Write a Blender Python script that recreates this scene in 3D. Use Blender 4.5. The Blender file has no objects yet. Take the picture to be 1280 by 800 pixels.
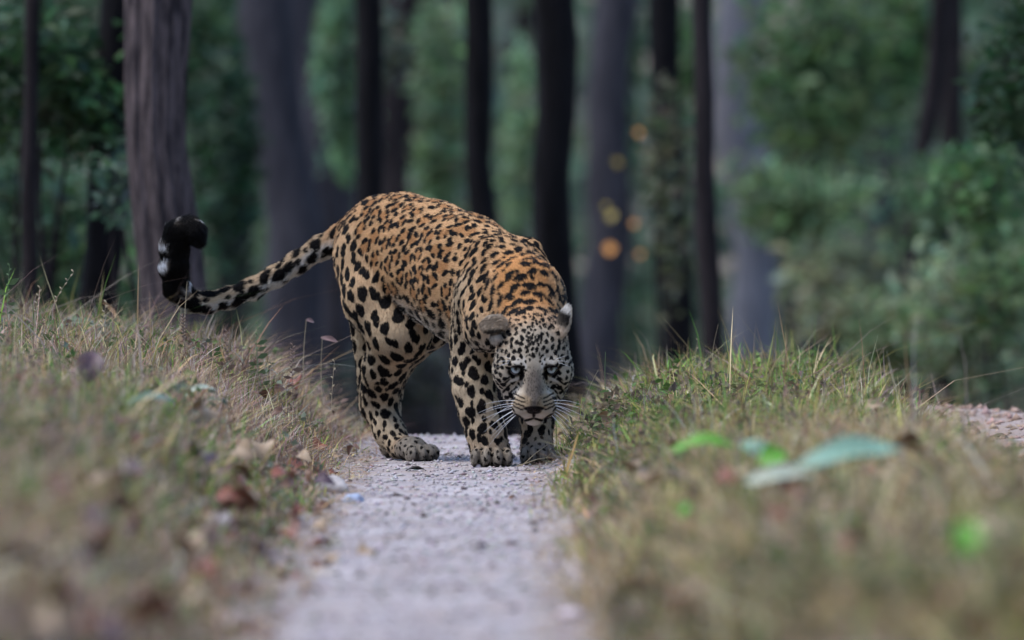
import bpy, bmesh, math, random
import numpy as np
from mathutils import Vector, Matrix, noise
from mathutils.kdtree import KDTree

# ------------------------------------------------------------------ camera
FPX = 8604.0            # focal length in photograph pixels (1280 wide)
CAM_D, CAM_Z = 18.0, 0.667
SC = bpy.context.scene
COL = SC.collection
cam_data = bpy.data.cameras.new('camera')
cam = bpy.data.objects.new('camera', cam_data)
COL.objects.link(cam)
cam.location = (0, -CAM_D, CAM_Z)
cam.rotation_euler = (math.radians(90) - math.atan(134 / FPX), 0, 0)
cam_data.sensor_width = 36.0
cam_data.lens = FPX / 1280 * 36.0
cam_data.clip_start = 0.5
cam_data.clip_end = 2000
cam_data.dof.use_dof = True
cam_data.dof.focus_distance = 18.0
cam_data.dof.aperture_fstop = 3.3
SC.camera = cam

# ------------------------------------------------------------------ light
world = bpy.data.worlds.new('World')
SC.world = world
world.use_nodes = True
wn = world.node_tree
wn.nodes.clear()
sky = wn.nodes.new('ShaderNodeTexSky')
sky.sky_type = 'NISHITA'
sky.sun_disc = False
SUN_EL, SUN_ROT = math.radians(62), math.radians(258)
sky.sun_elevation = SUN_EL
sky.sun_rotation = SUN_ROT
sky.dust_density = 0.8
sky.ozone_density = 2.2
bgn = wn.nodes.new('ShaderNodeBackground')
bgn.inputs['Strength'].default_value = 0.13
wo = wn.nodes.new('ShaderNodeOutputWorld')
wn.links.new(sky.outputs[0], bgn.inputs[0])
wn.links.new(bgn.outputs[0], wo.inputs[0])
sun_data = bpy.data.lights.new('sun', 'SUN')
sun_data.energy = 1.3
sun_data.angle = math.radians(30)
sun_data.color = (1.0, 0.97, 0.93)
sun = bpy.data.objects.new('sun', sun_data)
COL.objects.link(sun)
# direction towards the sun: Nishita rotation is measured from +Y clockwise
sd = Vector((math.sin(SUN_ROT) * math.cos(SUN_EL), math.cos(SUN_ROT) * math.cos(SUN_EL), math.sin(SUN_EL)))
sun.rotation_euler = sd.to_track_quat('Z', 'Y').to_euler()
sun.location = (0, 0, 20)
SC.view_settings.view_transform = 'Standard'
SC.view_settings.look = 'None'
SC.view_settings.gamma = 1.0
SC.view_settings.use_curve_mapping = False
SC.view_settings.exposure = 1.5
SC.render.engine = 'CYCLES'
SC.cycles.use_denoising = True
SC.cycles.max_bounces = 6
SC.cycles.transparent_max_bounces = 8
SC.cycles.caustics_reflective = False
SC.cycles.caustics_refractive = False

# ------------------------------------------------------------------ helpers
RNG = np.random.default_rng(7)

def P(px, py, y):
    """world point at depth y that stands at photograph pixel (px, py)"""
    d = CAM_D + y
    return np.array(((px - 640) / FPX * d, y, CAM_Z - (py - 266) / FPX * d))

def tag(o, label=None, cat=None, group=None, kind=None):
    if label: o['label'] = label
    if cat: o['category'] = cat
    if group: o['group'] = group
    if kind: o['kind'] = kind
    return o

def link(o, parent=None):
    COL.objects.link(o)
    if parent is not None: o.parent = parent
    return o

def empty(name, loc=(0, 0, 0), rz=0.0):
    o = bpy.data.objects.new(name, None)
    o.location = loc; o.rotation_euler = (0, 0, rz)
    o.empty_display_size = 0.1
    return link(o)

def np_mesh(name, verts, faces, mat=None, smooth=True, cols=None, attr='Col', parent=None):
    """faces: (n,3) or (n,4) int array, or a list of such arrays"""
    if not isinstance(faces, (list, tuple)): faces = [faces]
    me = bpy.data.meshes.new(name)
    verts = np.ascontiguousarray(verts, dtype=np.float32)
    me.vertices.add(len(verts))
    me.vertices.foreach_set('co', verts.ravel())
    loops = np.concatenate([f.ravel() for f in faces]).astype(np.int32)
    sizes = np.concatenate([np.full(len(f), f.shape[1], np.int32) for f in faces])
    starts = np.concatenate([[0], np.cumsum(sizes)[:-1]]).astype(np.int32)
    me.loops.add(len(loops)); me.loops.foreach_set('vertex_index', loops)
    me.polygons.add(len(sizes))
    me.polygons.foreach_set('loop_start', starts)
    me.polygons.foreach_set('loop_total', sizes)
    if smooth: me.polygons.foreach_set('use_smooth', np.ones(len(sizes), bool))
    me.update(calc_edges=True)
    if cols is not None:
        a = me.attributes.new(attr, 'FLOAT_COLOR', 'POINT')
        c4 = np.ones((len(verts), 4), np.float32); c4[:, :3] = cols
        a.data.foreach_set('color', c4.ravel())
    if mat: me.materials.append(mat)
    o = bpy.data.objects.new(name, me)
    return link(o, parent)

def mat_new(name):
    m = bpy.data.materials.new(name); m.use_nodes = True
    nt = m.node_tree
    return m, nt, nt.nodes['Principled BSDF']

def mat_plain(name, col, rough=0.6, spec=0.3, noise_scale=None, noise_amt=0.3, bump=0.0, col2=None):
    m, nt, b = mat_new(name)
    b.inputs['Roughness'].default_value = rough
    b.inputs['Specular IOR Level'].default_value = spec
    b.inputs['Base Color'].default_value = (*col, 1)
    if noise_scale:
        tc = nt.nodes.new('ShaderNodeTexCoord')
        n = nt.nodes.new('ShaderNodeTexNoise'); n.inputs['Scale'].default_value = noise_scale
        n.inputs['Detail'].default_value = 6
        nt.links.new(tc.outputs['Object'], n.inputs['Vector'])
        r = nt.nodes.new('ShaderNodeValToRGB')
        r.color_ramp.elements[0].position = 0.3; r.color_ramp.elements[1].position = 0.7
        c2 = col2 if col2 else tuple(c * (1 - noise_amt) for c in col)
        r.color_ramp.elements[0].color = (*c2, 1)
        r.color_ramp.elements[1].color = (*col, 1)
        nt.links.new(n.outputs['Fac'], r.inputs[0])
        nt.links.new(r.outputs[0], b.inputs['Base Color'])
        if bump:
            bp = nt.nodes.new('ShaderNodeBump'); bp.inputs['Strength'].default_value = bump
            bp.inputs['Distance'].default_value = 0.01
            nt.links.new(n.outputs['Fac'], bp.inputs['Height'])
            nt.links.new(bp.outputs[0], b.inputs['Normal'])
    return m

def mat_attr(name, attr='Col', rough=0.6, spec=0.3, translucent=0.0):
    m, nt, b = mat_new(name)
    a = nt.nodes.new('ShaderNodeAttribute'); a.attribute_name = attr
    nt.links.new(a.outputs['Color'], b.inputs['Base Color'])
    b.inputs['Roughness'].default_value = rough
    b.inputs['Specular IOR Level'].default_value = spec
    if translucent:
        t = nt.nodes.new('ShaderNodeBsdfTranslucent')
        nt.links.new(a.outputs['Color'], t.inputs[0])
        mx = nt.nodes.new('ShaderNodeMixShader'); mx.inputs[0].default_value = translucent
        nt.links.new(b.outputs[0], mx.inputs[1]); nt.links.new(t.outputs[0], mx.inputs[2])
        nt.links.new(mx.outputs[0], nt.nodes['Material Output'].inputs[0])
    return m

def smooth01(x, a, b):
    t = np.clip((x - a) / (b - a), 0, 1)
    return t * t * (3 - 2 * t)

_g = np.random.default_rng(11)
_waves = [(_g.normal(size=2), _g.uniform(0, 6.28)) for _ in range(28)]
def wavy(x, y, scale, n0=0, n=7):
    """cheap smooth 2-D noise, about -1..1"""
    s = 0
    for (d, ph) in _waves[n0:n0 + n]:
        dn = d / np.linalg.norm(d)
        s = s + np.sin((x * dn[0] + y * dn[1]) * scale * (0.6 + 0.25 * abs(d[0]) + 0.3 * abs(d[1])) + ph)
    return s / n * 1.6

def _hash3(ix, iy, iz):
    n = (ix.astype(np.int64) * 374761393 + iy.astype(np.int64) * 668265263 + iz.astype(np.int64) * 2147483647) & 0x7fffffff
    n = (n ^ (n >> 13)) * 1274126177 & 0x7fffffff
    n = (n ^ (n >> 16)) & 0xffff
    return n.astype(np.float32) / 32767.5 - 1
def vnoise(p):
    """value noise, p (n,3), about -1..1"""
    i = np.floor(p).astype(np.int64); f = (p - i).astype(np.float32); f = f * f * (3 - 2 * f)
    r = 0
    for dx in (0, 1):
        for dy in (0, 1):
            for dz in (0, 1):
                w = (f[:, 0] if dx else 1 - f[:, 0]) * (f[:, 1] if dy else 1 - f[:, 1]) * (f[:, 2] if dz else 1 - f[:, 2])
                r = r + w * _hash3(i[:, 0] + dx, i[:, 1] + dy, i[:, 2] + dz)
    return r
FUR_N = 350000
# ------------------------------------------------------------------ terrain shape
def ground_z(x, y):
    x = np.asarray(x, float); y = np.asarray(y, float)
    xl = x + 0.035 * wavy(x * 0, y, 1.6, 0) ; xr = x + 0.035 * wavy(x * 0, y, 1.9, 3)
    left = 0.20 * smooth01(-xl, 0.42, 0.80) + 0.09 * smooth01(-xl, 0.70, 1.6)
    strip = 0.125 * smooth01(xr, 0.07, 0.42) * (1 - smooth01(xr, 0.84, 1.20)) + 0.04 * smooth01(xr, 0.75, 1.15)
    far_r = 0.22 * smooth01(xr, 1.75, 2.3)
    rise = 0.035 * smooth01(y, -1.2, 1.0) * smooth01(x, 0.95, 1.25)
    rough = smooth01(np.abs(x + 0.16), 0.25, 0.6)
    z = left + strip + far_r + rise
    z = z + (0.006 + 0.016 * rough) * wavy(x, y, 5.0, 7) + (0.002 + 0.008 * rough) * wavy(x, y, 17.0, 14) + (0.0015 + 0.003 * rough) * wavy(x, y, 55.0, 19)
    # crest behind the leopard, then the land falls away into the wood
    t = np.maximum(y - 2.2, 0)
    drop = np.where(t < 4, 0.032 * t * t, 0.512 + 0.10 * (t - 4))
    drop = np.minimum(drop, 1.6 + 0.012 * np.maximum(t - 14, 0))
    z = z - drop * (1 - 0.0 * x)
    # wooded rise far behind
    z = z + 26 * smooth01(y, 110, 330)
    return z
def ground_z1(x, y): return float(ground_z(np.array([x]), np.array([y]))[0])
# ------------------------------------------------------------------ ground and tracks
def lines(a, b, step, far0, far1, grow):
    m = list(np.arange(a, b + 1e-6, step)); lo_, hi_ = [], []
    s = step; x = a
    while x > far0: s *= grow; x -= s; lo_.append(x)
    s = step; x = b
    while x < far1: s *= grow; x += s; hi_.append(x)
    return np.array(lo_[::-1] + m + hi_)
gx = lines(-2.0, 2.0, 0.025, -400, 400, 1.16); gy = lines(-10.5, 4.0, 0.028, -70, 700, 1.10)
GX, GY = np.meshgrid(gx, gy, indexing='ij')
GZ = ground_z(GX.ravel(), GY.ravel()).reshape(GX.shape)
gv = np.stack([GX, GY, GZ], -1).reshape(-1, 3)
ny = len(gy)
ii, jj = np.meshgrid(np.arange(len(gx) - 1), np.arange(ny - 1), indexing='ij')
gq = np.stack([ii * ny + jj, (ii + 1) * ny + jj, (ii + 1) * ny + jj + 1, ii * ny + jj + 1], -1).reshape(-1, 4)
fx = gv[gq].mean(1)
edge = 0.03 * wavy(fx[:, 0], fx[:, 1], 9.0, 2)
inL = (fx[:, 0] > -0.47 + edge) & (fx[:, 0] < 0.125 + edge) & (fx[:, 1] < 9) & (fx[:, 1] > -40)
inR = (fx[:, 0] > 1.17 + edge) & (fx[:, 0] < 1.78 + edge) & (fx[:, 1] < 9) & (fx[:, 1] > -40)
def earth(name, c0, c1, c2, sc1, sc2, bump):
    m, nt, b = mat_new(name)
    N, Lk = nt.nodes.new, nt.links.new
    tc = N('ShaderNodeTexCoord')
    n1_ = N('ShaderNodeTexNoise'); n1_.inputs['Scale'].default_value = sc1; n1_.inputs['Detail'].default_value = 8
    n2_ = N('ShaderNodeTexNoise'); n2_.inputs['Scale'].default_value = sc2; n2_.inputs['Detail'].default_value = 5
    for q in (n1_, n2_): Lk(tc.outputs['Object'], q.inputs['Vector'])
    r = N('ShaderNodeValToRGB'); e = r.color_ramp.elements
    e[0].position = 0.32; e[1].position = 0.68; e[0].color = (*c0, 1); e[1].color = (*c1, 1)
    Lk(n1_.outputs['Fac'], r.inputs[0])
    r2 = N('ShaderNodeValToRGB'); e = r2.color_ramp.elements; e[0].position = 0.50; e[1].position = 0.66
    Lk(n2_.outputs['Fac'], r2.inputs[0])
    mx = N('ShaderNodeMix'); mx.data_type = 'RGBA'
    Lk(r2.outputs[0], mx.inputs[0]); Lk(r.outputs[0], mx.inputs[6]); mx.inputs[7].default_value = (*c2, 1)
    Lk(mx.outputs[2], b.inputs['Base Color'])
    b.inputs['Roughness'].default_value = 0.9; b.inputs['Specular IOR Level'].default_value = 0.15
    n3_ = N('ShaderNodeTexNoise'); n3_.inputs['Scale'].default_value = 130; n3_.inputs['Detail'].default_value = 6
    Lk(tc.outputs['Object'], n3_.inputs['Vector'])
    bp = N('ShaderNodeBump'); bp.inputs['Strength'].default_value = bump; bp.inputs['Distance'].default_value = 0.008
    Lk(n3_.outputs['Fac'], bp.inputs['Height']); Lk(bp.outputs[0], b.inputs['Normal'])
    return m
M_SOIL = earth('forest_soil', (0.10, 0.075, 0.055), (0.17, 0.13, 0.10), (0.20, 0.15, 0.11), 6, 30, 0.6)
M_TRACK = earth('pale_track_dirt', (0.24, 0.205, 0.205), (0.42, 0.38, 0.385), (0.30, 0.24, 0.215), 4, 11, 0.6)
def sub_sheet(name, mask, mat):
    f = gq[mask]; u, inv = np.unique(f.ravel(), return_inverse=True)
    o = np_mesh(name, gv[u], inv.reshape(-1, 4), mat)
    o['kind'] = 'structure'
    return o
sub_sheet('ground', ~(inL | inR), M_SOIL)
sub_sheet('dirt_track', inL, M_TRACK)
sub_sheet('dirt_track', inR, earth('brown_track_dirt', (0.26, 0.205, 0.185), (0.40, 0.335, 0.315), (0.32, 0.23, 0.19), 5, 14, 0.9))
# ------------------------------------------------------------------ woodland behind
def bark(name, c0, c1, scale=9):
    m, nt, b = mat_new(name)
    N, Lk = nt.nodes.new, nt.links.new
    tc = N('ShaderNodeTexCoord'); mp = N('ShaderNodeMapping'); mp.inputs['Scale'].default_value = (scale, scale, scale * 0.16)
    Lk(tc.outputs['Object'], mp.inputs[0])
    n_ = N('ShaderNodeTexNoise'); n_.inputs['Scale'].default_value = 1.6; n_.inputs['Detail'].default_value = 7; n_.inputs['Roughness'].default_value = 0.65
    Lk(mp.outputs[0], n_.inputs['Vector'])
    r = N('ShaderNodeValToRGB'); e = r.color_ramp.elements
    e[0].position = 0.35; e[1].position = 0.68; e[0].color = (*c0, 1); e[1].color = (*c1, 1)
    Lk(n_.outputs['Fac'], r.inputs[0]); Lk(r.outputs[0], b.inputs['Base Color'])
    b.inputs['Roughness'].default_value = 0.9; b.inputs['Specular IOR Level'].default_value = 0.1
    bp = N('ShaderNodeBump'); bp.inputs['Strength'].default_value = 0.8; bp.inputs['Distance'].default_value = 0.02
    Lk(n_.outputs['Fac'], bp.inputs['Height']); Lk(bp.outputs[0], b.inputs['Normal'])
    return m
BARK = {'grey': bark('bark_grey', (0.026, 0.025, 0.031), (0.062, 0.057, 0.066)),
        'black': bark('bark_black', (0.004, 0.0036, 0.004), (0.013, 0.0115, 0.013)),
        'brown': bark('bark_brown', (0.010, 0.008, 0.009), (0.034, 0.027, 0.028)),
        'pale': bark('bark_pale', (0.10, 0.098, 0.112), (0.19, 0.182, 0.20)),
        'near': bark('bark_furrowed', (0.020, 0.017, 0.020), (0.155, 0.120, 0.120), 26)}
M_LEAF = mat_attr('foliage', 'Col', 0.55, 0.35, 0.45)

def tube(pts, rads, segs=14, ridge=0.0, seed=0, cap=True):
    pts = np.asarray(pts, float); rads = np.asarray(rads, float)
    g = np.random.default_rng(seed); ph = g.uniform(0, 6.28, 6)
    n_ = len(pts); th = np.arange(segs) * 2 * math.pi / segs
    d = np.gradient(pts, axis=0); d /= np.linalg.norm(d, axis=1, keepdims=True)
    ref = np.array((0.0, 1.0, 0.0)) if abs(d[0][2]) > 0.5 else np.array((0, 0, 1.0))
    a = np.cross(d, ref); a /= np.linalg.norm(a, axis=1, keepdims=True); b = np.cross(d, a)
    tt = np.linspace(0, 1, n_)[:, None]
    rr = 1 + ridge * (0.5 * np.sin(7 * th + ph[0] + 3 * tt) + 0.4 * np.sin(11 * th + ph[1] - 4 * tt) + 0.5 * np.sin(3 * th + ph[2] + 5 * tt) + 0.3 * np.sin(17 * th + ph[3] + 9 * tt) + 0.3 * np.sin(5 * th + 23 * tt + ph[4]) + (0.45 * np.sin(29 * th + ph[5] + 6 * np.sin(7 * tt)) + 0.35 * np.sin(41 * th + ph[0] + 5 * np.sin(11 * tt + 1)) if segs > 60 else 0))
    R = rads[:, None] * rr
    v = pts[:, None, :] + R[..., None] * (np.cos(th)[None, :, None] * a[:, None, :] + np.sin(th)[None, :, None] * b[:, None, :])
    v = v.reshape(-1, 3)
    i, j = np.meshgrid(np.arange(n_ - 1), np.arange(segs), indexing='ij')
    f = np.stack([i * segs + j, i * segs + (j + 1) % segs, (i + 1) * segs + (j + 1) % segs, (i + 1) * segs + j], -1).reshape(-1, 4)
    return v, f

def leaves(c, size, cols, rng, flat=0.3, aspect=0.5, n_=None):
    """leaf-shaped pairs of faces folded along the midrib; c (n,3), cols (n,3)"""
    n_ = len(c)
    d = rng.normal(size=(n_, 3)); d[:, 2] = d[:, 2] * 0.6 - 0.3; d /= np.linalg.norm(d, axis=1, keepdims=True)
    s = np.cross(d, rng.normal(size=(n_, 3)) * (1, 1, flat) + (0, 0, 1 - flat)); s /= np.linalg.norm(s, axis=1, keepdims=True) + 1e-9
    up = np.cross(s, d)
    L = (size * rng.uniform(0.6, 1.3, n_))[:, None]; W = L * aspect
    v = np.stack([c - d * L * 0.5, c + s * W * 0.5 + up * W * 0.18 - d * L * 0.05, c + d * L * 0.5 - up * L * 0.08, c - s * W * 0.5 + up * W * 0.18 - d * L * 0.05], 1).reshape(-1, 3)
    k = np.arange(n_) * 4
    f = np.concatenate([np.stack([k, k + 1, k + 2], 1), np.stack([k, k + 2, k + 3], 1)])
    return v, f, np.repeat(cols, 4, 0)

frng = np.random.default_rng(31)
def clump_points(n_, rx, ry, rz, rng, lumps=9):
    cs = rng.normal(size=(lumps, 3)); cs /= np.linalg.norm(cs, axis=1, keepdims=True); cs *= rng.uniform(0.35, 0.85, (lumps, 1))
    k = rng.integers(0, lumps, n_)
    p = cs[k] + rng.normal(size=(n_, 3)) * 0.24
    return p * (rx, ry, rz), k
def leaf_cols(n_, base, rng, k=None, var=0.35):
    c = np.array(base)[None] * rng.uniform(1 - var, 1 + var, (n_, 1)) * (1 + 0.12 * rng.normal(size=(n_, 3)))
    if k is not None: c = c * rng.uniform(0.7, 1.35, k.max() + 1)[k][:, None]
    return np.clip(c, 0.004, 0.7)

# shared crowns (well above the frame, they shade the wood)
crown_meshes = []
for q in range(3):
    p, k = clump_points(260, 2.4, 2.4, 2.4, frng, 14)
    v, f, c = leaves(p, 0.5, leaf_cols(260, (0.045, 0.085, 0.025), frng, k), frng)
    o = np_mesh('crown', v, f, M_LEAF, False, c); crown_meshes.append(o.data); bpy.data.objects.remove(o)

def tree(px, w, y, kind, lean=0.0, label='', height=9.0, seed=0, curve=0.0, segs=18):
    """px, w: where the trunk stands and how wide it is, lean in metres sideways per metre up"""
    d = CAM_D + y; x = (px - 640) / FPX * d; r = 0.5 * w / FPX * d
    z0 = ground_z1(x, y) - 0.15
    g = np.random.default_rng(100 + seed)
    t = empty('tree', (x - lean * (0.6 - z0), y, z0)); tag(t, label, 'tree', 'trees of the wood behind the track')
    nr = 40; h = height + 4 - z0
    u = np.linspace(0, 1, nr) ** 1.25
    zz = u * h
    wob = r * (0.30 * np.sin(zz * 1.1 + seed) + 0.22 * np.sin(zz * 2.9 + 2 * seed) + 0.10 * np.sin(zz * 6.7 + 3 * seed))
    pts = np.stack([lean * zz + wob + curve * (u * 2) ** 2, 0.3 * wob + 0 * zz, zz], 1)
    rad = r * (1.04 - 0.45 * u) + r * 0.55 * np.exp(-zz / 0.35) + r * 0.06 * np.sin(zz * 3.7 + seed * 1.7) + r * 0.05 * np.sin(zz * 8.3 + seed)
    v, f = tube(pts, rad, segs, 0.045 if kind != 'near' else 0.06, seed)
    np_mesh('trunk', v, f, BARK[kind], True, parent=t)
    for m in range(3):                                   # limbs
        a = g.uniform(0, 6.28); k = int(nr * g.uniform(0.72, 0.9))
        p0 = pts[k]; L = g.uniform(1.2, 2.2)
        s_ = np.linspace(0, 1, 7)[:, None]
        lp = p0 + s_ * np.array((math.cos(a), math.sin(a), 0.75)) * L + (s_ ** 2) * np.array((0, 0, 0.4))
        v, f = tube(lp, rad[k] * (0.5 - 0.38 * s_[:, 0]), 8, 0.03, seed + m)
        np_mesh('limb', v, f, BARK[kind], True, parent=t)
    c = bpy.data.objects.new('crown', crown_meshes[seed % 3]); link(c, t)
    c.location = (pts[-1][0], pts[-1][1], zz[-1] + 0.6); c.rotation_euler = (0, 0, g.uniform(0, 6.28))
    return t

tree(203, 76, 5.5, 'near', -0.055, 'thick furrowed grey-brown trunk standing just behind the black tail tip', 7.5, 1, segs=128)
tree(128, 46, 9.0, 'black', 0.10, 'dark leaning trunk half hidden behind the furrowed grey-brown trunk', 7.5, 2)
tree(40, 20, 8.0, 'brown', 0.02, 'slender dark stem among the leaves beside the grass bank', 6.0, 3)
tree(360, 70, 27.0, 'grey', -0.12, 'broad blurred grey trunk leaning away behind the raised tail', 10, 4)
tree(392, 95, 46.0, 'grey', -0.03, 'very broad pale grey trunk far behind the leopard hindquarters', 12, 5)
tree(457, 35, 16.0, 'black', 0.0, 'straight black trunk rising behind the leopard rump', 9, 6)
tree(505, 62, 42.0, 'brown', 0.02, 'wide dim brown trunk between two black trunks behind the rump', 11, 7)
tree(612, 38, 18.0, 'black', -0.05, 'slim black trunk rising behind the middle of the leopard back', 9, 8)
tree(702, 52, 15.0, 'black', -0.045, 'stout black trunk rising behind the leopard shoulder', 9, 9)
tree(757, 56, 38.0, 'grey', 0.0, 'blurred grey trunk behind the orange leaves', 11, 10)
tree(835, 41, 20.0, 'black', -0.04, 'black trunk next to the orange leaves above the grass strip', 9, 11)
tree(882, 27, 13.0, 'brown', -0.03, 'thin dark brown trunk above the grass strip', 8, 12)
tree(935, 58, 45.0, 'pale', -0.03, 'pale grey trunk beside the thin dark brown trunk', 12, 13)
tree(1012, 40, 36.0, 'brown', 0.05, 'dim brown trunk low behind the green leaves', 10, 14)
tree(1150, 27, 24.0, 'brown', 0.09, 'leaning dark purple-brown trunk above the olive bush', 9, 15)
tree(1186, 30, 31.0, 'brown', 0.01, 'straight dark trunk behind the leaning one and olive bush', 10, 16)
tree(1098, 26, 52.0, 'grey', 0.0, 'narrow far grey trunk between green leaves and olive bush', 11, 17)
tree(288, 40, 50.0, 'brown', 0.03, 'far brown trunk between the furrowed trunk and broad grey trunk', 11, 18)
tree(560, 30, 62.0, 'grey', 0.0, 'far thin grey trunk behind the green gap over the back', 11, 19)
tree(650, 26, 66.0, 'brown', 0.02, 'far thin brown trunk in the gap behind the leopard shoulder', 11, 20)

for q, (px, w, y, kd_, lb) in enumerate(((-90, 40, 14, 'black', 'black trunk beyond the slender dark stem, away from the track'), (-260, 60, 20, 'grey', 'grey trunk deep in the wood beyond the left bank'), (-480, 50, 26, 'brown', 'brown trunk at the far side of the wood beyond the left bank'),
                                  (1360, 38, 19, 'black', 'black trunk beyond the second wheel track and olive bush'), (1520, 60, 27, 'grey', 'grey trunk deep in the wood beyond the second track'), (1720, 46, 24, 'brown', 'brown trunk at the far side of the wood beyond the second track'))):
    tree(px, w, y, kd_, 0.02 * (q % 3 - 1), lb, 10, 30 + q)
# far-off wood: one mass of leaves, closing the view
nfar = 115000
yy = frng.uniform(58, 118, nfar); dd = yy + CAM_D
xx = frng.uniform(-1, 1, nfar) * (0.2 * dd + 4.0)
zz = -3.2 + frng.uniform(0, 1, nfar) ** 1.15 * 10.5
dens = wavy(xx * 0.55, zz * 0.75 + yy * 0.12, 1.3, 5)
ok = dens + frng.normal(0, 0.30, nfar) > -0.20
p = np.stack([xx, yy, zz], 1)[ok]; dens = dens[ok]; xx = xx[ok]; zz = zz[ok]
tone = wavy(xx * 0.8, zz, 0.9, 12)
cc = leaf_cols(len(p), (0.060, 0.105, 0.046), frng)
g_ = np.clip(0.5 + 0.5 * tone, 0, 1)[:, None]
cc = cc * (0.45 + 1.1 * np.clip(0.5 + 0.5 * wavy(xx * 1.1, zz * 1.3, 1.5, 20), 0, 1))[:, None]
cc = cc * (1 - 0.6 * g_) + 0.6 * g_ * leaf_cols(len(p), (0.15, 0.185, 0.16), frng)
v, f, c = leaves(p, 0.42, cc, frng, aspect=0.6)
o = np_mesh('distant_woodland', v, f, M_LEAF, False, c)
tag(o, 'blurred mass of green leaves far behind the trunks', 'woodland', kind='stuff')

# unseen ring of wood leaves, added to block low sky light
nr_ = 16000
an = frng.uniform(0, 2 * math.pi, nr_); rr_ = frng.uniform(24, 40, nr_)
p = np.stack([rr_ * np.sin(an), -4 + rr_ * np.cos(an), -1.0 + frng.uniform(0, 1, nr_) * np.where(np.cos(an) > 0.2, 8, 15)], 1)
ok = (np.abs(p[:, 0]) > 0.085 * np.abs(p[:, 1] + CAM_D) + 3.0) | (p[:, 1] < -26)
ok &= p[:, 1] < 8
p = p[ok]
v, f, c = leaves(p, 1.25, leaf_cols(len(p), (0.05, 0.09, 0.035), frng), frng, aspect=0.7)
o = np_mesh('unseen_woodland_screen', v, f, M_LEAF, False, c)
tag(o, 'unseen dense green leaves added round the track to block low sky light', 'woodland', kind='stuff')
# bushes and leafy branches, each its own plant
def bush(px, py, y, rx, rz, col, n_, leaf, label, name='bush', ry=None, lumps=9, seed=0, group='bushes under the trees', stems=4, branch=None):
    g = np.random.default_rng(500 + seed)
    d = CAM_D + y; k_ = d / FPX
    c0 = P(px, py, y); zg = ground_z1(c0[0], y)
    t = empty(name, (c0[0], y, zg)); tag(t, label, 'bush', group)
    ry_ = ry if ry else min(1.5, max(0.5, rx * k_))
    p, k = clump_points(n_, rx * k_, ry_, rz * k_, g, lumps)
    v, f, c = leaves(p + (0, 0, c0[2] - zg), leaf, leaf_cols(n_, col, g, k), g)
    np_mesh('foliage', v, f, M_LEAF, False, c, parent=t)['kind'] = 'stuff'
    for m in range(stems):
        q = p[g.integers(0, n_)] * 0.8 + (0, 0, c0[2] - zg)
        s_ = np.linspace(0, 1, 9)[:, None]
        b0 = np.array((g.uniform(-0.08, 0.08), g.uniform(-0.08, 0.08), -0.05))
        lp = b0 * (1 - s_) + q * s_ + np.array((0.05, 0.03, 0)) * np.sin(s_ * 5 + m)
        v, f = tube(lp, 0.017 - 0.013 * s_[:, 0], 6, 0.02, m)
        np_mesh('stem', v, f, BARK['brown'], True, parent=t)
    if branch:
        s_ = np.linspace(0, 1, 12)[:, None]; c_ = np.array((0, 0, c0[2] - zg))
        v, f = tube(c_ + s_ * np.array(branch) + np.array((0, 0, 0.08)) * np.sin(s_ * 4), 0.008 + 0.02 * s_[:, 0], 7, 0.03, seed); np_mesh('branch', v, f, BARK['brown'], True, parent=t)
    return t
DG, MG, LG, OL = (0.035, 0.075, 0.032), (0.085, 0.165, 0.06), (0.17, 0.25, 0.13), (0.19, 0.20, 0.11)
bush(62, 100, 9.0, 110, 130, DG, 1500, 0.085, 'dark leafy branches hanging beside the furrowed trunk', seed=1)
bush(50, 250, 12.0, 80, 80, (0.055, 0.105, 0.055), 700, 0.09, 'mid green bush behind the slender dark stem', seed=2)
bush(75, 345, 15.0, 105, 60, (0.06, 0.115, 0.045), 900, 0.10, 'low green bush behind the left grass bank', seed=3)
bush(285, 250, 24.0, 45, 190, (0.028, 0.062, 0.032), 1000, 0.12, 'tall dark bush between furrowed trunk and broad grey trunk', seed=4)
bush(275, 70, 30.0, 60, 110, DG, 700, 0.14, 'dark foliage high between the two left grey trunks', seed=5)
bush(425, 90, 34.0, 40, 120, (0.11, 0.19, 0.10), 700, 0.14, 'green foliage just left of the straight black trunk', seed=6)
bush(552, 150, 38.0, 42, 170, LG, 900, 0.15, 'pale green foliage filling the gap above the leopard back', seed=7)
bush(650, 200, 40.0, 26, 150, LG, 600, 0.15, 'light green foliage between the two black trunks above the shoulder', seed=8)
bush(775, 110, 44.0, 40, 130, (0.07, 0.115, 0.06), 700, 0.15, 'green foliage above the orange leaves', seed=9)
bush(860, 60, 46.0, 40, 90, MG, 500, 0.15, 'green foliage high beside the thin dark brown trunk', seed=10)
bush(1030, 110, 30.0, 105, 115, (0.125, 0.195, 0.085), 2000, 0.13, 'bright green leafy tree top over the grass strip', seed=11, lumps=16)
bush(1000, 250, 33.0, 85, 70, (0.18, 0.27, 0.13), 1000, 0.13, 'drooping green foliage above the olive undergrowth', seed=12)
bush(1070, 390, 30.0, 95, 85, (0.27, 0.28, 0.16), 900, 0.14, 'olive brown undergrowth behind the grass strip', seed=13)
bush(1215, 385, 17.0, 95, 110, (0.28, 0.34, 0.20), 1300, 0.10, 'large pale olive bush beside the far wheel track', seed=14, lumps=16)
bush(1232, 225, 13.0, 60, 75, (0.095, 0.175, 0.07), 800, 0.085, 'fresh green leaves above the large olive bush', seed=15, stems=0, branch=(2.4, 0.5, 0.5))
bush(1268, 100, 9.0, 52, 150, (0.03, 0.065, 0.025), 900, 0.075, 'very dark leafy branch hanging over the far wheel track', seed=16, stems=0, branch=(2.2, 0.4, 1.3))
bush(1120, 60, 40.0, 55, 90, MG, 800, 0.15, 'green foliage behind the leaning dark trunk', seed=17)
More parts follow.
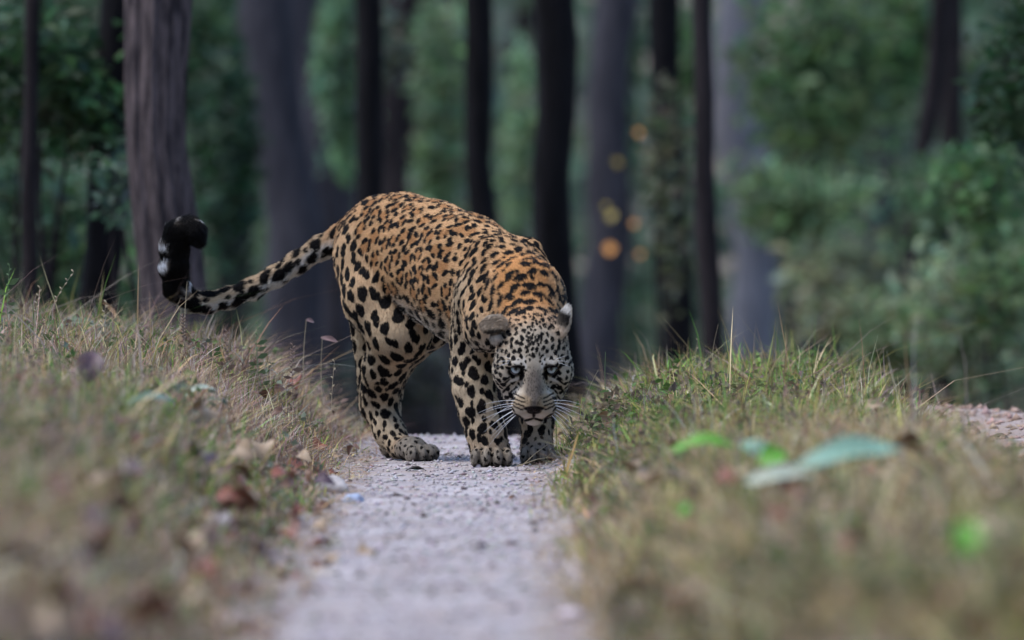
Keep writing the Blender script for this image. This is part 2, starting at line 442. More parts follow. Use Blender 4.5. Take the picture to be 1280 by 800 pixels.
bush(930, 90, 52.0, 45, 120, (0.07, 0.10, 0.07), 700, 0.16, 'grey green foliage above the pale grey trunk', seed=18)
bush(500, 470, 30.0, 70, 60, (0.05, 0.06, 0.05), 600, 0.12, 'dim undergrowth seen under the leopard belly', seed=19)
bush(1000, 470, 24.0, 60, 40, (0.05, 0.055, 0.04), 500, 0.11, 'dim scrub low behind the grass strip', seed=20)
bush(150, 235, 7.5, 38, 60, (0.05, 0.09, 0.06), 200, 0.075, 'loose leaves hanging before the dark leaning trunk', seed=21, lumps=6, stems=2)
bush(838, 215, 17.0, 34, 150, (0.075, 0.08, 0.045), 330, 0.085, 'sparse brownish leaves hanging before the black trunk by the orange leaves', seed=22, lumps=12, stems=2)
bush(480, 60, 20.0, 40, 70, (0.07, 0.09, 0.06), 220, 0.09, 'sparse leaves beside the straight black trunk', seed=23, lumps=7, stems=1)
bush(1150, 250, 22.0, 50, 70, (0.09, 0.15, 0.07), 500, 0.10, 'green leaves crossing the leaning dark trunk', seed=24, lumps=9, stems=1)
bush(1130, 430, 22.0, 75, 60, (0.16, 0.22, 0.10), 900, 0.10, 'mid green bush filling the gap behind the grass strip end', seed=25, lumps=10, stems=2)
bush(1255, 330, 15.0, 55, 80, (0.12, 0.18, 0.08), 900, 0.085, 'green bush above the second wheel track', seed=26, lumps=10, stems=2)
bush(-110, 230, 15.0, 120, 150, (0.05, 0.095, 0.045), 1200, 0.10, 'dark green bush in the wood beyond the left bank end', seed=31)
bush(-360, 250, 22.0, 150, 170, (0.06, 0.11, 0.05), 1200, 0.13, 'large green bush in the wood far beyond the left bank', seed=32)
bush(1400, 300, 18.0, 120, 150, (0.12, 0.17, 0.08), 1300, 0.10, 'green bush behind the far edge of the second wheel track', seed=33)
bush(1620, 280, 24.0, 150, 170, (0.09, 0.14, 0.06), 1200, 0.13, 'large green bush in the wood far beyond the second track', seed=34)
# orange and yellow leaves on a sapling
yy_ = 30.0; d = CAM_D + yy_
sx = P(785, 266, yy_)[0]; zg = ground_z1(sx, yy_)
t = empty('sapling', (sx, yy_, zg)); tag(t, 'thin sapling with a few orange and yellow leaves before the grey trunk', 'sapling')
s_ = np.linspace(0, 1, 14)[:, None]
top = P(790, 140, yy_) - (sx, yy_, zg)
lp = s_ * top + np.array((0.06, 0, 0)) * np.sin(s_ * 7)
v, f = tube(lp, 0.014 - 0.010 * s_[:, 0], 6); np_mesh('stem', v, f, BARK['brown'], True, parent=t)
M_YL = mat_plain('yellowed_leaf', (0.42, 0.30, 0.04), 0.45, 0.4, 20, 0.2); M_OL = mat_plain('orange_leaf', (0.80, 0.33, 0.06), 0.45, 0.4, 20, 0.2)
for (px, py, L, m) in ((762, 311, 0.115, M_OL), (798, 166, 0.065, M_OL), (793, 280, 0.07, M_OL), (800, 318, 0.06, M_OL), (764, 270, 0.10, M_YL), (771, 203, 0.085, M_YL), (757, 258, 0.06, M_YL)):
    c0 = P(px, py, yy_ + frng.uniform(-0.3, 0.3)) - (sx, yy_, zg)
    g = np.random.default_rng(px)
    v, f, c = leaves(np.array([c0]), L, np.ones((1, 3)), g, aspect=0.75)
    # face it roughly up and outward like a hanging leaf
    nrm = np.array((g.uniform(-.3, .3), -0.7, 0.6)); nrm /= np.linalg.norm(nrm); a = np.cross(nrm, (0, 0, 1)); a /= np.linalg.norm(a); b = np.cross(nrm, a)
    v = np.array([c0 - b * L / 2, c0 + a * L * 0.38 + nrm * 0.01, c0 + b * L / 2, c0 - a * L * 0.38 + nrm * 0.01])
    np_mesh('leaf', v, f, m, False, parent=t)
    k_ = int(np.argmin(np.abs(lp[:, 2] - c0[2]))); s2 = np.linspace(0, 1, 5)[:, None]
    v, f = tube(lp[k_] * (1 - s2) + (c0 - b * L / 2) * s2, 0.004 - 0.002 * s2[:, 0], 5); np_mesh('twig', v, f, BARK['brown'], True, parent=t)
# ------------------------------------------------------------------ leopard
# body frame: hips -> shoulders is forward
S0 = np.array((0.0, 0.02, 0.0))
FWD = np.array((0.35, -0.60, 0.0)); FWD /= np.linalg.norm(FWD)
LAT = np.array((-FWD[1], FWD[0], 0.0)); LAT = np.array((0.864, 0.504, 0.0)); LAT /= np.linalg.norm(LAT)
def B(f, l, z): return S0 + f * FWD + l * LAT + np.array((0, 0, z))
# head frame (nose points at the camera and down)
HP = math.radians(42)
HE = P(667, 463, -0.36)
HF = np.array((0.03, -math.cos(HP), -math.sin(HP))); HF /= np.linalg.norm(HF)
HL = np.array((1.0, 0.03 * math.cos(HP), 0.0)); HL /= np.linalg.norm(HL)
HU = np.cross(HF, HL); HU = HU if HU[2] > 0 else -HU
def H(a, b, c): return HE + a * HL + b * HF + c * HU
UPZ = np.array((0, 0, 1.0))

prims = []
def cone(A, Bp, ra, rb, k=0.03, part='torso', flow=None, t=(0, 0), op='u', mir=None):
    prims.append(dict(kind='cone', A=np.asarray(A, float), B=np.asarray(Bp, float), ra=ra, rb=rb, k=k, part=part,
                      flow=np.asarray(flow if flow is not None else np.asarray(Bp) - np.asarray(A), float), t=t, op=op))
def tcone(A, Bp, h0, w0, h1, w1, k=0.05):
    prims.append(dict(kind='tcone', A=np.asarray(A, float), B=np.asarray(Bp, float), ra=h0, rb=h1, wa=w0, wb=w1, k=k,
                      part='torso', flow=np.asarray(A, float) - np.asarray(Bp, float), t=(0, 0), op='u'))
def ell(C, axes, radii, k=0.02, part='head', flow=(0, 0, -1), op='u'):
    ax = np.array([np.asarray(a, float) / np.linalg.norm(a) for a in axes])
    prims.append(dict(kind='ell', C=np.asarray(C, float), ax=ax, r=np.asarray(radii, float), k=k, part=part,
                      flow=np.asarray(flow, float), t=(0, 0), op=op))
def chain(pts, k=0.03, part='leg', t=None):
    n = len(pts)
    if part in ('hindleg', 'foreleg'): pts = [(p, r * (0.95 if i > 0 else 1.0)) for i, (p, r) in enumerate(pts)]
    for i in range(n - 1):
        tt = (i / (n - 1), (i + 1) / (n - 1)) if t is None else (t[i], t[i + 1])
        cone(pts[i][0], pts[i + 1][0], pts[i][1], pts[i + 1][1], k if i == 0 else min(k, 0.02), part, None, tt)

def prim_d(q, p):
    if q['kind'] == 'ell':
        u = (p - q['C'].astype(np.float32)) @ q['ax'].T.astype(np.float32)
        r = q['r'].astype(np.float32)
        k0 = np.sqrt(((u / r) ** 2).sum(1)); k1 = np.sqrt(((u / r ** 2) ** 2).sum(1)) + 1e-6
        return k0 * (k0 - 1) / k1
    A = q['A'].astype(np.float32); ba = (q['B'] - q['A']).astype(np.float32)
    pa = p - A
    t = np.clip((pa @ ba) / float(ba @ ba), 0, 1)
    if q['kind'] == 'cone':
        return np.sqrt(((pa - t[:, None] * ba) ** 2).sum(1)) - (q['ra'] + (q['rb'] - q['ra']) * t)
    h = q['ra'] + (q['rb'] - q['ra']) * t; w = q['wa'] + (q['wb'] - q['wa']) * t
    s = h / w
    v = pa - t[:, None] * ba
    lv = v @ LAT.astype(np.float32)
    v2 = v + ((s - 1) * lv)[:, None] * LAT.astype(np.float32)
    return (np.sqrt((v2 ** 2).sum(1)) - h) / (0.5 + 0.5 * s)

# torso: (forward, z, half height, half width)
TS = [(-0.815, 0.570, 0.075, 0.060), (-0.72, 0.565, 0.135, 0.098), (-0.58, 0.567, 0.140, 0.098), (-0.42, 0.535, 0.152, 0.112),
      (-0.24, 0.492, 0.160, 0.122), (-0.08, 0.448, 0.152, 0.112), (0.06, 0.415, 0.125, 0.095)]
for a, b in zip(TS[:-1], TS[1:]):
    tcone(B(a[0], 0, a[1]), B(b[0], 0, b[1]), a[2], a[3], b[2], b[3])
# shoulder blades
cone(B(-0.04, -0.062, 0.560), B(0.07, -0.112, 0.37), 0.030, 0.068, 0.035, 'shoulder')
cone(B(-0.02, 0.066, 0.568), B(0.06, 0.060, 0.40), 0.032, 0.052, 0.03, 'shoulder')
# right hind leg (the one in view)
chain([(P(468, 322, 0.60), 0.105), (P(480, 372, 0.53), 0.108), (P(503, 416, 0.45), 0.076)], 0.05, 'thigh')
chain([(P(500, 412, 0.47), 0.080), (P(482, 458, 0.56), 0.062), (P(476, 488, 0.62), 0.051), (P(475, 510, 0.64), 0.046),
       (P(487, 540, 0.60), 0.041), (P(500, 559, 0.55), 0.034)], 0.03, 'hindleg')
cone(P(452, 395, 0.64), P(464, 505, 0.68), 0.034, 0.026, 0.045, 'hindleg')
# left hind leg, behind
chain([(B(-0.70, 0.075, 0.53), 0.10), (P(535, 408, 0.62), 0.062), (P(497, 452, 0.80), 0.045), (P(484, 492, 0.92), 0.038),
       (P(486, 535, 0.86), 0.036), (P(492, 556, 0.80), 0.034)], 0.04, 'hindleg')
# right fore leg
chain([(P(600, 372, -0.01), 0.066), (P(592, 425, 0.05), 0.060), (P(590, 462, 0.05), 0.057), (P(592, 485, 0.03), 0.055),
       (P(599, 512, 0.015), 0.053), (P(608, 542, 0.005), 0.051), (P(613, 560, -0.005), 0.046)], 0.04, 'foreleg')
# left fore leg
chain([(P(664, 385, 0.07), 0.056), (P(668, 430, 0.13), 0.052), (P(670, 475, 0.14), 0.047), (P(672, 520, 0.13), 0.044),
       (P(671, 552, 0.12), 0.042)], 0.04, 'foreleg')
def paw(c, fw, wid, r, part='paw', zg=0.0, length=0.05):
    fw = np.array((fw[0], fw[1], 0.0)); fw /= np.linalg.norm(fw)
    sd_ = np.array((-fw[1], fw[0], 0.0))
    c = np.array((c[0], c[1], 0.0), float)
    ell((c[0], c[1], zg + r * 1.05), (fw, sd_, UPZ), (length * 1.0, wid * 0.95, r * 1.12), 0.025, part, fw * 0.8 + (0, 0, -0.3))
    for i, o in enumerate((-0.76, -0.27, 0.27, 0.76)):
        ext = (0.80, 1.0, 1.0, 0.80)[i] * length
        tc = c + fw * ext + sd_ * o * wid
        ell((tc[0], tc[1], zg + r * 0.70), (fw + sd_ * o * 0.35, sd_ - fw * o * 0.35, UPZ), (r * 1.05, wid * 0.29, r * 0.80), 0.006, part, fw + np.array((0, 0, -0.8)))
PAWS = {}
pc = P(613, 570, 0.0); PAWS['fr'] = (pc[0] + 0.001, -0.005)
pc = P(671, 566, 0.11); PAWS['fl'] = (pc[0], 0.10)
pc = P(514, 566, 0.50); PAWS['hr'] = (pc[0], 0.50)
pc = P(494, 562, 0.76); PAWS['hl'] = (pc[0], 0.75)
paw(PAWS['fr'], (0.05, -1), 0.050, 0.033, zg=ground_z1(PAWS['fr'][0], PAWS['fr'][1] - 0.03))
paw(PAWS['fl'], (0.05, -1), 0.042, 0.031, zg=ground_z1(PAWS['fl'][0], PAWS['fl'][1] - 0.03))
paw(PAWS['hr'], (0.62, -0.8), 0.042, 0.030, zg=ground_z1(PAWS['hr'][0] + 0.02, PAWS['hr'][1] - 0.03))
paw(PAWS['hl'], (0.6, -0.8), 0.040, 0.029, zg=ground_z1(PAWS['hl'][0] + 0.02, PAWS['hl'][1] - 0.03))
# tail
TP = [((446, 287, 0.76), .048), ((425, 300, 0.80), .036), ((400, 310, 0.83), .029), ((372, 328, 0.86), .0265), ((345, 345, 0.88), .026), ((315, 361, 0.89), .0255),
      ((285, 373, 0.895), .0255), ((258, 379, 0.89), .0265), ((236, 377, 0.88), .0285), ((222, 361, 0.87), .031), ((218, 337, 0.86), .032),
      ((218, 312, 0.86), .032), ((222, 293, 0.855), .030), ((235, 286, 0.85), .027), ((243, 291, 0.84), .023), ((247, 299, 0.835), .017)]
chain([(P(*p), r) for p, r in TP], 0.03, 'tail')
# neck and throat
cone(B(-0.03, 0.0, 0.495), P(656, 372, -0.10), 0.088, 0.092, 0.04, 'neck', flow=B(0, 0, 0.5) - P(656, 372, -0.10))
cone(P(656, 372, -0.10), H(0, -0.125, -0.015), 0.092, 0.080, 0.04, 'neck', flow=B(0, 0, 0.5) - P(656, 372, -0.10))
# head
HB = -HF
ell(H(0, -0.082, 0.002), (HL, HF, HU), (0.090, 0.098, 0.074), 0.035, 'head', HB)
for s in (-1, 1):
    ell(H(s * 0.064, -0.036, -0.036), (HL, HF, HU), (0.040, 0.052, 0.046), 0.03, 'head', HB + s * 0.6 * HL)      # cheek
    ell(H(s * 0.040, -0.010, -0.085), (HL, HF, HU), (0.038, 0.050, 0.038), 0.03, 'head', HB + s * 0.5 * HL - 0.5 * HU)
    ell(H(s * 0.027, 0.068, -0.060), (HL, HF, HU), (0.0315, 0.034, 0.030), 0.012, 'head', HB * 0.8 + s * 0.7 * HL)  # whisker pad
    ell(H(s * 0.043, -0.004, 0.024), (HL + s * 0.0 * HF, HF, HU), (0.024, 0.020, 0.012), 0.018, 'head', HB)         # brow
cone(H(0, -0.03, 0.022), H(0, 0.085, -0.028), 0.033, 0.0225, 0.018, 'head', flow=HB)                              # bridge
ell(H(0, 0.045, -0.055), (HL, HF, HU), (0.044, 0.048, 0.040), 0.02, 'head', HB)
ell(H(0, 0.066, -0.101), (HL, HF, HU), (0.027, 0.026, 0.020), 0.010, 'head', HB)                                  # chin
ell(H(0, 0.094, -0.036), (HL, HF, HU), (0.0235, 0.016, 0.016), 0.008, 'head', HB)                                 # nose
ell(H(0, 0.112, -0.060), (HL, HF, HU), (0.0035, 0.020, 0.018), 0.006, 'head', HB, op='s')                         # philtrum
for s in (-1, 1):
    ell(H(s * 0.0455, 0.012, 0.003), (HL - s * 0.25 * HU, HF, HU + s * 0.25 * HL), (0.0195, 0.020, 0.0165), 0.010, 'head', HB, op='s')   # eye socket
    ell(H(s * 0.0235, 0.104, -0.040), (HL, HF, HU), (0.005, 0.008, 0.0045), 0.004, 'head', HB, op='s')               # nostril
# ears
EAR_R = H(-0.098, -0.100, 0.068); EAR_L = H(0.079, -0.100, 0.074)
n1 = np.array((-0.20, -0.85, 0.45)); n1 /= np.linalg.norm(n1)
w1 = np.array((-1.0, 0.15, -0.12)); w1 -= n1 * (w1 @ n1); w1 /= np.linalg.norm(w1); u1 = np.cross(n1, w1)
u1 = u1 if u1[2] > 0 else -u1
ell(EAR_R, (w1, u1, n1), (0.035, 0.026, 0.012), 0.012, 'ear', w1)
ell(EAR_R + n1 * 0.014 + w1 * 0.008 - u1 * 0.006, (w1, u1, n1), (0.026, 0.016, 0.008), 0.012, 'ear', w1, op='s')
ell(H(-0.091, -0.082, 0.036), (HL, HF, HU), (0.017, 0.020, 0.018), 0.010, 'ear', -HU)
n2 = np.array((-0.80, -0.55, 0.22)); n2 /= np.linalg.norm(n2)
u2 = np.array((0.30, 0.0, 1.0)); u2 -= n2 * (u2 @ n2); u2 /= np.linalg.norm(u2); w2 = np.cross(n2, u2)
ell(EAR_L, (w2, u2, n2), (0.026, 0.043, 0.0095), 0.010, 'ear', u2)
ell(EAR_L - n2 * 0.010 + u2 * 0.006, (w2, u2, n2), (0.020, 0.034, 0.0075), 0.006, 'ear', u2, op='s')

def smin(a, b, k):
    h = np.clip(0.5 + 0.5 * (b - a) / k, 0, 1)
    return b + (a - b) * h - k * h * (1 - h)
def sdf(p, ids=None):
    d = None
    for i in (range(len(prims)) if ids is None else ids):
        q = prims[i]; e = prim_d(q, p)
        if q['op'] == 's':
            if d is not None: d = -smin(-d, e, q['k'])
        else:
            d = e if d is None else smin(d, e, q['k'])
    return np.full(len(p), 0.2, np.float32) if d is None else d.astype(np.float32)
def binned(p, fn, size=0.12):
    """evaluate fn(points, primitive ids) bin by bin with only the primitives near each bin"""
    key = np.floor(p / size).astype(np.int64)
    kk = (key[:, 0] + 500) * 1000000 + (key[:, 1] + 500) * 1000 + key[:, 2] + 500
    order = np.argsort(kk, kind='stable'); ks = kk[order]
    cut = np.flatnonzero(np.diff(ks)) + 1
    for grp in np.split(order, cut):
        c = (key[grp[0]] + 0.5) * size
        R = size * 0.87
        ids = [i for i, q in enumerate(prims) if prim_d(q, c[None].astype(np.float32))[0] < 1.5 * R + 0.07]
        fn(grp, p[grp], ids)

# sparse grid and surface nets
VOX = 0.0042
lo = np.array((-1.02, -0.56, -0.03)); hi = np.array((0.30, 1.08, 0.78))
BS = 8
nb = np.ceil((hi - lo) / (VOX * BS)).astype(int)
dim = nb * BS + 1
vol = np.full(tuple(dim), 1.0, np.float32)
bi = np.stack(np.meshgrid(*[np.arange(n) for n in nb], indexing='ij'), -1).reshape(-1, 3)
bc = (lo + (bi + 0.5) * BS * VOX).astype(np.float32)
dc = np.empty(len(bc), np.float32)
def f_(g, p, ids): dc[g] = sdf(p, ids)
binned(bc, f_)
near = np.abs(dc) < BS * VOX * 0.87 * 1.12
for (i, j, k) in bi[(dc <= 0) & ~near]:
    vol[i * BS:(i + 1) * BS + 1, j * BS:(j + 1) * BS + 1, k * BS:(k + 1) * BS + 1] = -1
loc = np.stack(np.meshgrid(*[np.arange(BS + 1)] * 3, indexing='ij'), -1).reshape(-1, 3)
gi = (bi[near][:, None, :] * BS + loc[None]).reshape(-1, 3)
flat = np.unique(np.ravel_multi_index(gi.T, tuple(dim)))
gi = np.stack(np.unravel_index(flat, tuple(dim)), -1)
gp = (lo + gi * VOX).astype(np.float32)
dv = np.empty(len(gp), np.float32)
def f_(g, p, ids): dv[g] = sdf(p, ids)
binned(gp, f_)
vol[gi[:, 0], gi[:, 1], gi[:, 2]] = dv
ins = vol < 0
n = dim - 1
cnt = np.zeros(tuple(n), np.uint8)
for c in [(a, b, d) for a in (0, 1) for b in (0, 1) for d in (0, 1)]:
    cnt += ins[c[0]:c[0] + n[0], c[1]:c[1] + n[1], c[2]:c[2] + n[2]]
cells = np.argwhere((cnt > 0) & (cnt < 8))
vid = np.full(tuple(n), -1, np.int32)
vid[cells[:, 0], cells[:, 1], cells[:, 2]] = np.arange(len(cells))
acc = np.zeros((len(cells), 3), np.float32); wsum = np.zeros(len(cells), np.float32)
for ax in range(3):
    oth = [a for a in range(3) if a != ax]
    for u in (0, 1):
        for v in (0, 1):
            o0 = np.zeros(3, int); o0[oth[0]] = u; o0[oth[1]] = v
            o1 = o0.copy(); o1[ax] = 1
            a = vol[tuple((cells + o0).T)]; b = vol[tuple((cells + o1).T)]
            m = (a < 0) != (b < 0)
            t = np.where(m, a / np.where(m, a - b, 1), 0)
            pos = np.tile(o0.astype(np.float32), (len(cells), 1)); pos[:, ax] += t
            acc += pos * m[:, None]; wsum += m
V = lo + (cells + acc / wsum[:, None]) * VOX
quads = []
for ax in range(3):
    sl0 = [slice(1, -1)] * 3; sl1 = [slice(1, -1)] * 3
    sl0[ax] = slice(0, -1); sl1[ax] = slice(1, None)
    a = ins[tuple(sl0)]; b = ins[tuple(sl1)]
    for sgn in (0, 1):
        e = np.argwhere((a & ~b) if sgn == 0 else (~a & b))
        off = np.ones(3, int); off[ax] = 0
        e = e + off
        u, v = [(1, 2), (2, 0), (0, 1)][ax]
        du = np.zeros(3, int); du[u] = 1; dvv = np.zeros(3, int); dvv[v] = 1
        qs = [vid[tuple((e - du - dvv).T)], vid[tuple((e - dvv).T)], vid[tuple(e.T)], vid[tuple((e - du).T)]]
        if sgn == 1: qs = qs[::-1]
        quads.append(np.stack(qs, 1))
Q = np.concatenate(quads)
del vol, ins, cnt, vid

def sdf_grad(p):
    d0 = np.empty(len(p), np.float32); g = np.empty((len(p), 3), np.float32)
    def f(gi_, q, ids):
        e = 0.0012
        d0[gi_] = sdf(q, ids)
        for a in range(3):
            o = np.zeros(3, np.float32); o[a] = e
            g[gi_, a] = sdf(q + o, ids)
        g[gi_] -= d0[gi_][:, None]
    binned(p.astype(np.float32), f)
    ln = np.linalg.norm(g, axis=1, keepdims=True) + 1e-9
    return d0, g / ln
# one linear subdivision, then pull every vertex on to the surface
def subdivide(V, Q):
    E = np.sort(np.concatenate([Q[:, [i, (i + 1) % 4]] for i in range(4)]), 1)
    key = E[:, 0].astype(np.int64) * len(V) + E[:, 1]
    uk, inv = np.unique(key, return_inverse=True)
    ea, eb = uk // len(V), uk % len(V)
    EM = (V[ea] + V[eb]) / 2; FC = V[Q].mean(1)
    nV, nE, nF = len(V), len(EM), len(Q)
    ei = nV + inv.reshape(4, nF).T; fi = nV + nE + np.arange(nF)
    nq = np.concatenate([np.stack([Q[:, i], ei[:, i], fi, ei[:, (i - 1) % 4]], 1) for i in range(4)])
    return np.concatenate([V, EM, FC]), nq
used = np.zeros(len(V), bool); used[Q.ravel()] = True
remap = np.cumsum(used) - 1
V = V[used]; Q = remap[Q]
V, Q = subdivide(V, Q)
for it in range(2):
    d0, NRM = sdf_grad(V)
    V = V - NRM * np.clip(d0, -0.004, 0.004)[:, None]
V = V.astype(np.float32)
NV = len(V)

# ---- which part each vertex belongs to, hair flow, tail parameter
PARTS = ['torso', 'shoulder', 'thigh', 'hindleg', 'foreleg', 'paw', 'tail', 'neck', 'head', 'ear', 'leg']
PW = np.zeros((NV, len(PARTS)), np.float32); FLOW = np.zeros((NV, 3), np.float32); TT = np.zeros(NV, np.float32); TW = np.zeros(NV, np.float32)
def f_(g, p, ids):
    for i in ids:
        q = prims[i]
        if q['op'] == 's': continue
        d = prim_d(q, p); w = np.exp(-np.clip(d, -0.03, 1) / 0.012)
        PW[g, PARTS.index(q['part'])] += w
        FLOW[g] += w[:, None] * (q['flow'] / np.linalg.norm(q['flow']))
        if q['part'] == 'tail':
            ba = q['B'] - q['A']; t = np.clip(((p - q['A']) @ ba) / (ba @ ba), 0, 1)
            TT[g] += w * w * (q['t'][0] + (q['t'][1] - q['t'][0]) * t); TW[g] += w * w
binned(V, f_)
PW /= PW.sum(1, keepdims=True) + 1e-9
TT /= np.maximum(TW, 1e-9)
FLOW -= NRM * (FLOW * NRM).sum(1, keepdims=True)
FLOW += np.array((0, 0, -0.25)) - NRM * (NRM @ np.array((0, 0, -0.25)))[:, None]
FLOW /= np.linalg.norm(FLOW, axis=1, keepdims=True) + 1e-9
pw = {n_: PW[:, i] for i, n_ in enumerate(PARTS)}
rel = V - HE
ha, hb, hc = rel @ HL, rel @ HF, rel @ HU          # head coordinates
bl = (V - S0) @ LAT; bf = (V - S0) @ FWD           # body coordinates
nup = NRM[:, 2]

# ---- coat base colour
C = np.zeros((NV, 3), np.float32)
def mixc(w, col):
    global C
    w = np.clip(w, 0, 1)[:, None]; C = C * (1 - w) + w * np.array(col, np.float32)
TAN = (0.50, 0.300, 0.150); PALE = (0.46, 0.36, 0.245); WHITE = (0.68, 0.64, 0.59); ORANGE = (0.50, 0.235, 0.080); GREYTAN = (0.38, 0.315, 0.24)
C[:] = TAN
mixc(smooth01(-nup, 0.25, 0.85) * (pw['torso'] + pw['shoulder']), WHITE)
mixc(0.8 * smooth01(0.43 - V[:, 2], -0.06, 0.12) * (pw['torso'] + pw['thigh'] + pw['shoulder']), PALE)
mixc(0.40 * pw['thigh'], PALE)
mixc(pw['hindleg'] + pw['foreleg'] + pw['leg'], PALE)
mixc(pw['paw'], (0.22, 0.19, 0.155))
mixc(0.85 * smooth01(pw['neck'], 0.35, 0.95) * smooth01(nup, -0.05, 0.6) * smooth01(0.10 - np.abs(V[:, 0] - 0.03 - 0.02 * vnoise(V * 30)), 0.0, 0.05), ORANGE)
mixc(0.35 * pw['shoulder'] * smooth01(V[:, 2], 0.44, 0.54) * smooth01(bf, -0.02, 0.08), ORANGE)
mixc(pw['neck'] * smooth01(-nup, 0.0, 0.4), WHITE)
mixc(pw['head'], GREYTAN)
mixc(0.75 * pw['head'] * smooth01(-hb, 0.07, 0.13) * smooth01(hc, -0.02, 0.05), ORANGE)
mixc(pw['tail'] * smooth01(TT, 0.02, 0.15), (0.50, 0.37, 0.24))
mixc(pw['tail'] * smooth01(-nup, -0.3, 0.5), WHITE)
C *= (1 + 0.12 * vnoise(V * 28) + 0.08 * vnoise(V * 90))[:, None]

# ---- spots: (radius along, radius across, style, spacing) by body region
cand = np.random.default_rng(3).permutation(NV)[:60000]
_arg = PW[cand].argmax(1).tolist(); _V = V[cand].tolist(); _nup = nup[cand].tolist(); _bf = bf[cand].tolist(); _TT = TT[cand].tolist()
_ha = ha[cand].tolist(); _hb = hb[cand].tolist(); _hc = hc[cand].tolist()
def spot_params(i):
    nm = PARTS[_arg[i]]; z = _V[i][2]; nup, bf, ha, hb, hc, TT = _nup, _bf, _ha, _hb, _hc, _TT
    if nm == 'torso':
        if nup[i] < -0.35: return (0.020, 0.015, 'solid', 0.050)
        if bf[i] < -0.66: return (0.0175, 0.0125, 'double', 0.036)
        if bf[i] > -0.12: return (0.0118, 0.0086, 'solid', 0.0235)
        if z < 0.40: return (0.0155, 0.0100, 'pair', 0.036)
        return (0.0255, 0.0195, 'rosette', 0.0530)
    if nm == 'thigh':
        return (0.0195, 0.0160, 'double', 0.0440) if z < 0.46 else (0.0178, 0.0135, 'double', 0.0375)
    if nm == 'hindleg':
        if z > 0.24: return (0.0208, 0.0155, 'solid', 0.0440)
        if z > 0.12: return (0.0168, 0.0120, 'solid', 0.034)
        return (0.0115, 0.0075, 'solid', 0.024)
    if nm == 'foreleg':
        if z > 0.33: return (0.0135, 0.0088, 'solid', 0.029)
        return (0.0165, 0.0125, 'double', 0.0360)
    if nm == 'paw': return (0.0060, 0.0045, 'solid', 0.019)
    if nm == 'shoulder':
        if bf[i] > 0.03 and z > 0.42: return (0.0145, 0.0100, 'solid', 0.0285)
        return (0.0122, 0.0086, 'solid', 0.0240)
    if nm == 'neck': return (0.0120, 0.0175, 'double', 0.035)
    if nm == 'head':
        if hb[i] > -0.005 and abs(ha[i]) < 0.020: return None
        if hb[i] > 0.045: return None
        if hb[i] > 0.0 and abs(ha[i]) < 0.05: return (0.0042, 0.0026, 'solid', 0.0105)
        f = 1.0
        if abs(ha[i]) < 0.022 and hc[i] > 0.0: f = 0.70
        return (0.0082 * f, 0.0058 * f, 'solid', 0.0165 * f)
    if nm == 'tail':
        if TT[i] > 0.60: return None
        if nup[i] < -0.75: return None
        return (0.0215, 0.0160, 'solid', 0.042)
    return None
random.seed(5)
CELL = 0.055; grid = {}; spots = []
for ci in range(len(cand)):
    q = spot_params(ci)
    if q is None: continue
    x, y, z = _V[ci]; i = int(cand[ci]); kx, ky, kz = int(math.floor(x / CELL)), int(math.floor(y / CELL)), int(math.floor(z / CELL))
    ok = True
    for a in (-1, 0, 1):
        for b in (-1, 0, 1):
            for c in (-1, 0, 1):
                for (sx, sy, sz, ss) in grid.get((kx + a, ky + b, kz + c), ()):
                    m = 0.435 * (ss + q[3])
                    if (sx - x) ** 2 + (sy - y) ** 2 + (sz - z) ** 2 < m * m: ok = False; break
                if not ok: break
            if not ok: break
        if not ok: break
    if ok:
        grid.setdefault((kx, ky, kz), []).append((x, y, z, q[3])); spots.append((i, q))
# even out the spacing (two relaxation steps)
for it in range(3):
    kd = KDTree(len(spots))
    for j, (i, q) in enumerate(spots): kd.insert(V[i], j)
    kd.balance()
    acc_ = np.zeros((len(spots), 3)); cn = np.zeros(len(spots))
    for p_ in _V[:36000]:
        co_, j, dd_ = kd.find(p_)
        if dd_ < 0.045: acc_[j] += p_; cn[j] += 1
    kv = KDTree(36000)
    for j in range(36000): kv.insert(_V[j], j)
    kv.balance()
    new = []
    for j, (i, q) in enumerate(spots):
        if cn[j] > 3:
            t_ = 0.75 * acc_[j] / cn[j] + 0.25 * V[i]; _, m_, _d = kv.find(t_)
            q2 = spot_params(m_)
            if q2 is not None: i, q = int(cand[m_]), q2
        new.append((i, q))
    spots = new
kd = KDTree(len(spots))
for j, (i, q) in enumerate(spots): kd.insert(V[i], j)
kd.balance()
extra = []; eg = {}
for ci in range(0, len(cand), 2):
    q = spot_params(ci)
    if q is None or q[3] < 0.022 or q[3] in (0.0440, 0.0375): continue
    p_ = _V[ci]; co_, j, dd_ = kd.find(p_)
    if dd_ < 0.60 * q[3]: continue
    key = tuple(int(math.floor(c_ / 0.02)) for c_ in p_)
    if any((key[0] + a, key[1] + b, key[2] + c) in eg for a in (-1, 0, 1) for b in (-1, 0, 1) for c in (-1, 0, 1)): continue
    eg[key] = 1; extra.append((int(cand[ci]), (0.24 * q[3], 0.165 * q[3], 'solid', q[3])))
spots += extra
kd = KDTree(NV)
for i, v in enumerate(V): kd.insert(v, i)
kd.balance()
DARK = np.zeros(NV, np.float32); CENTRE = np.zeros(NV, np.float32)
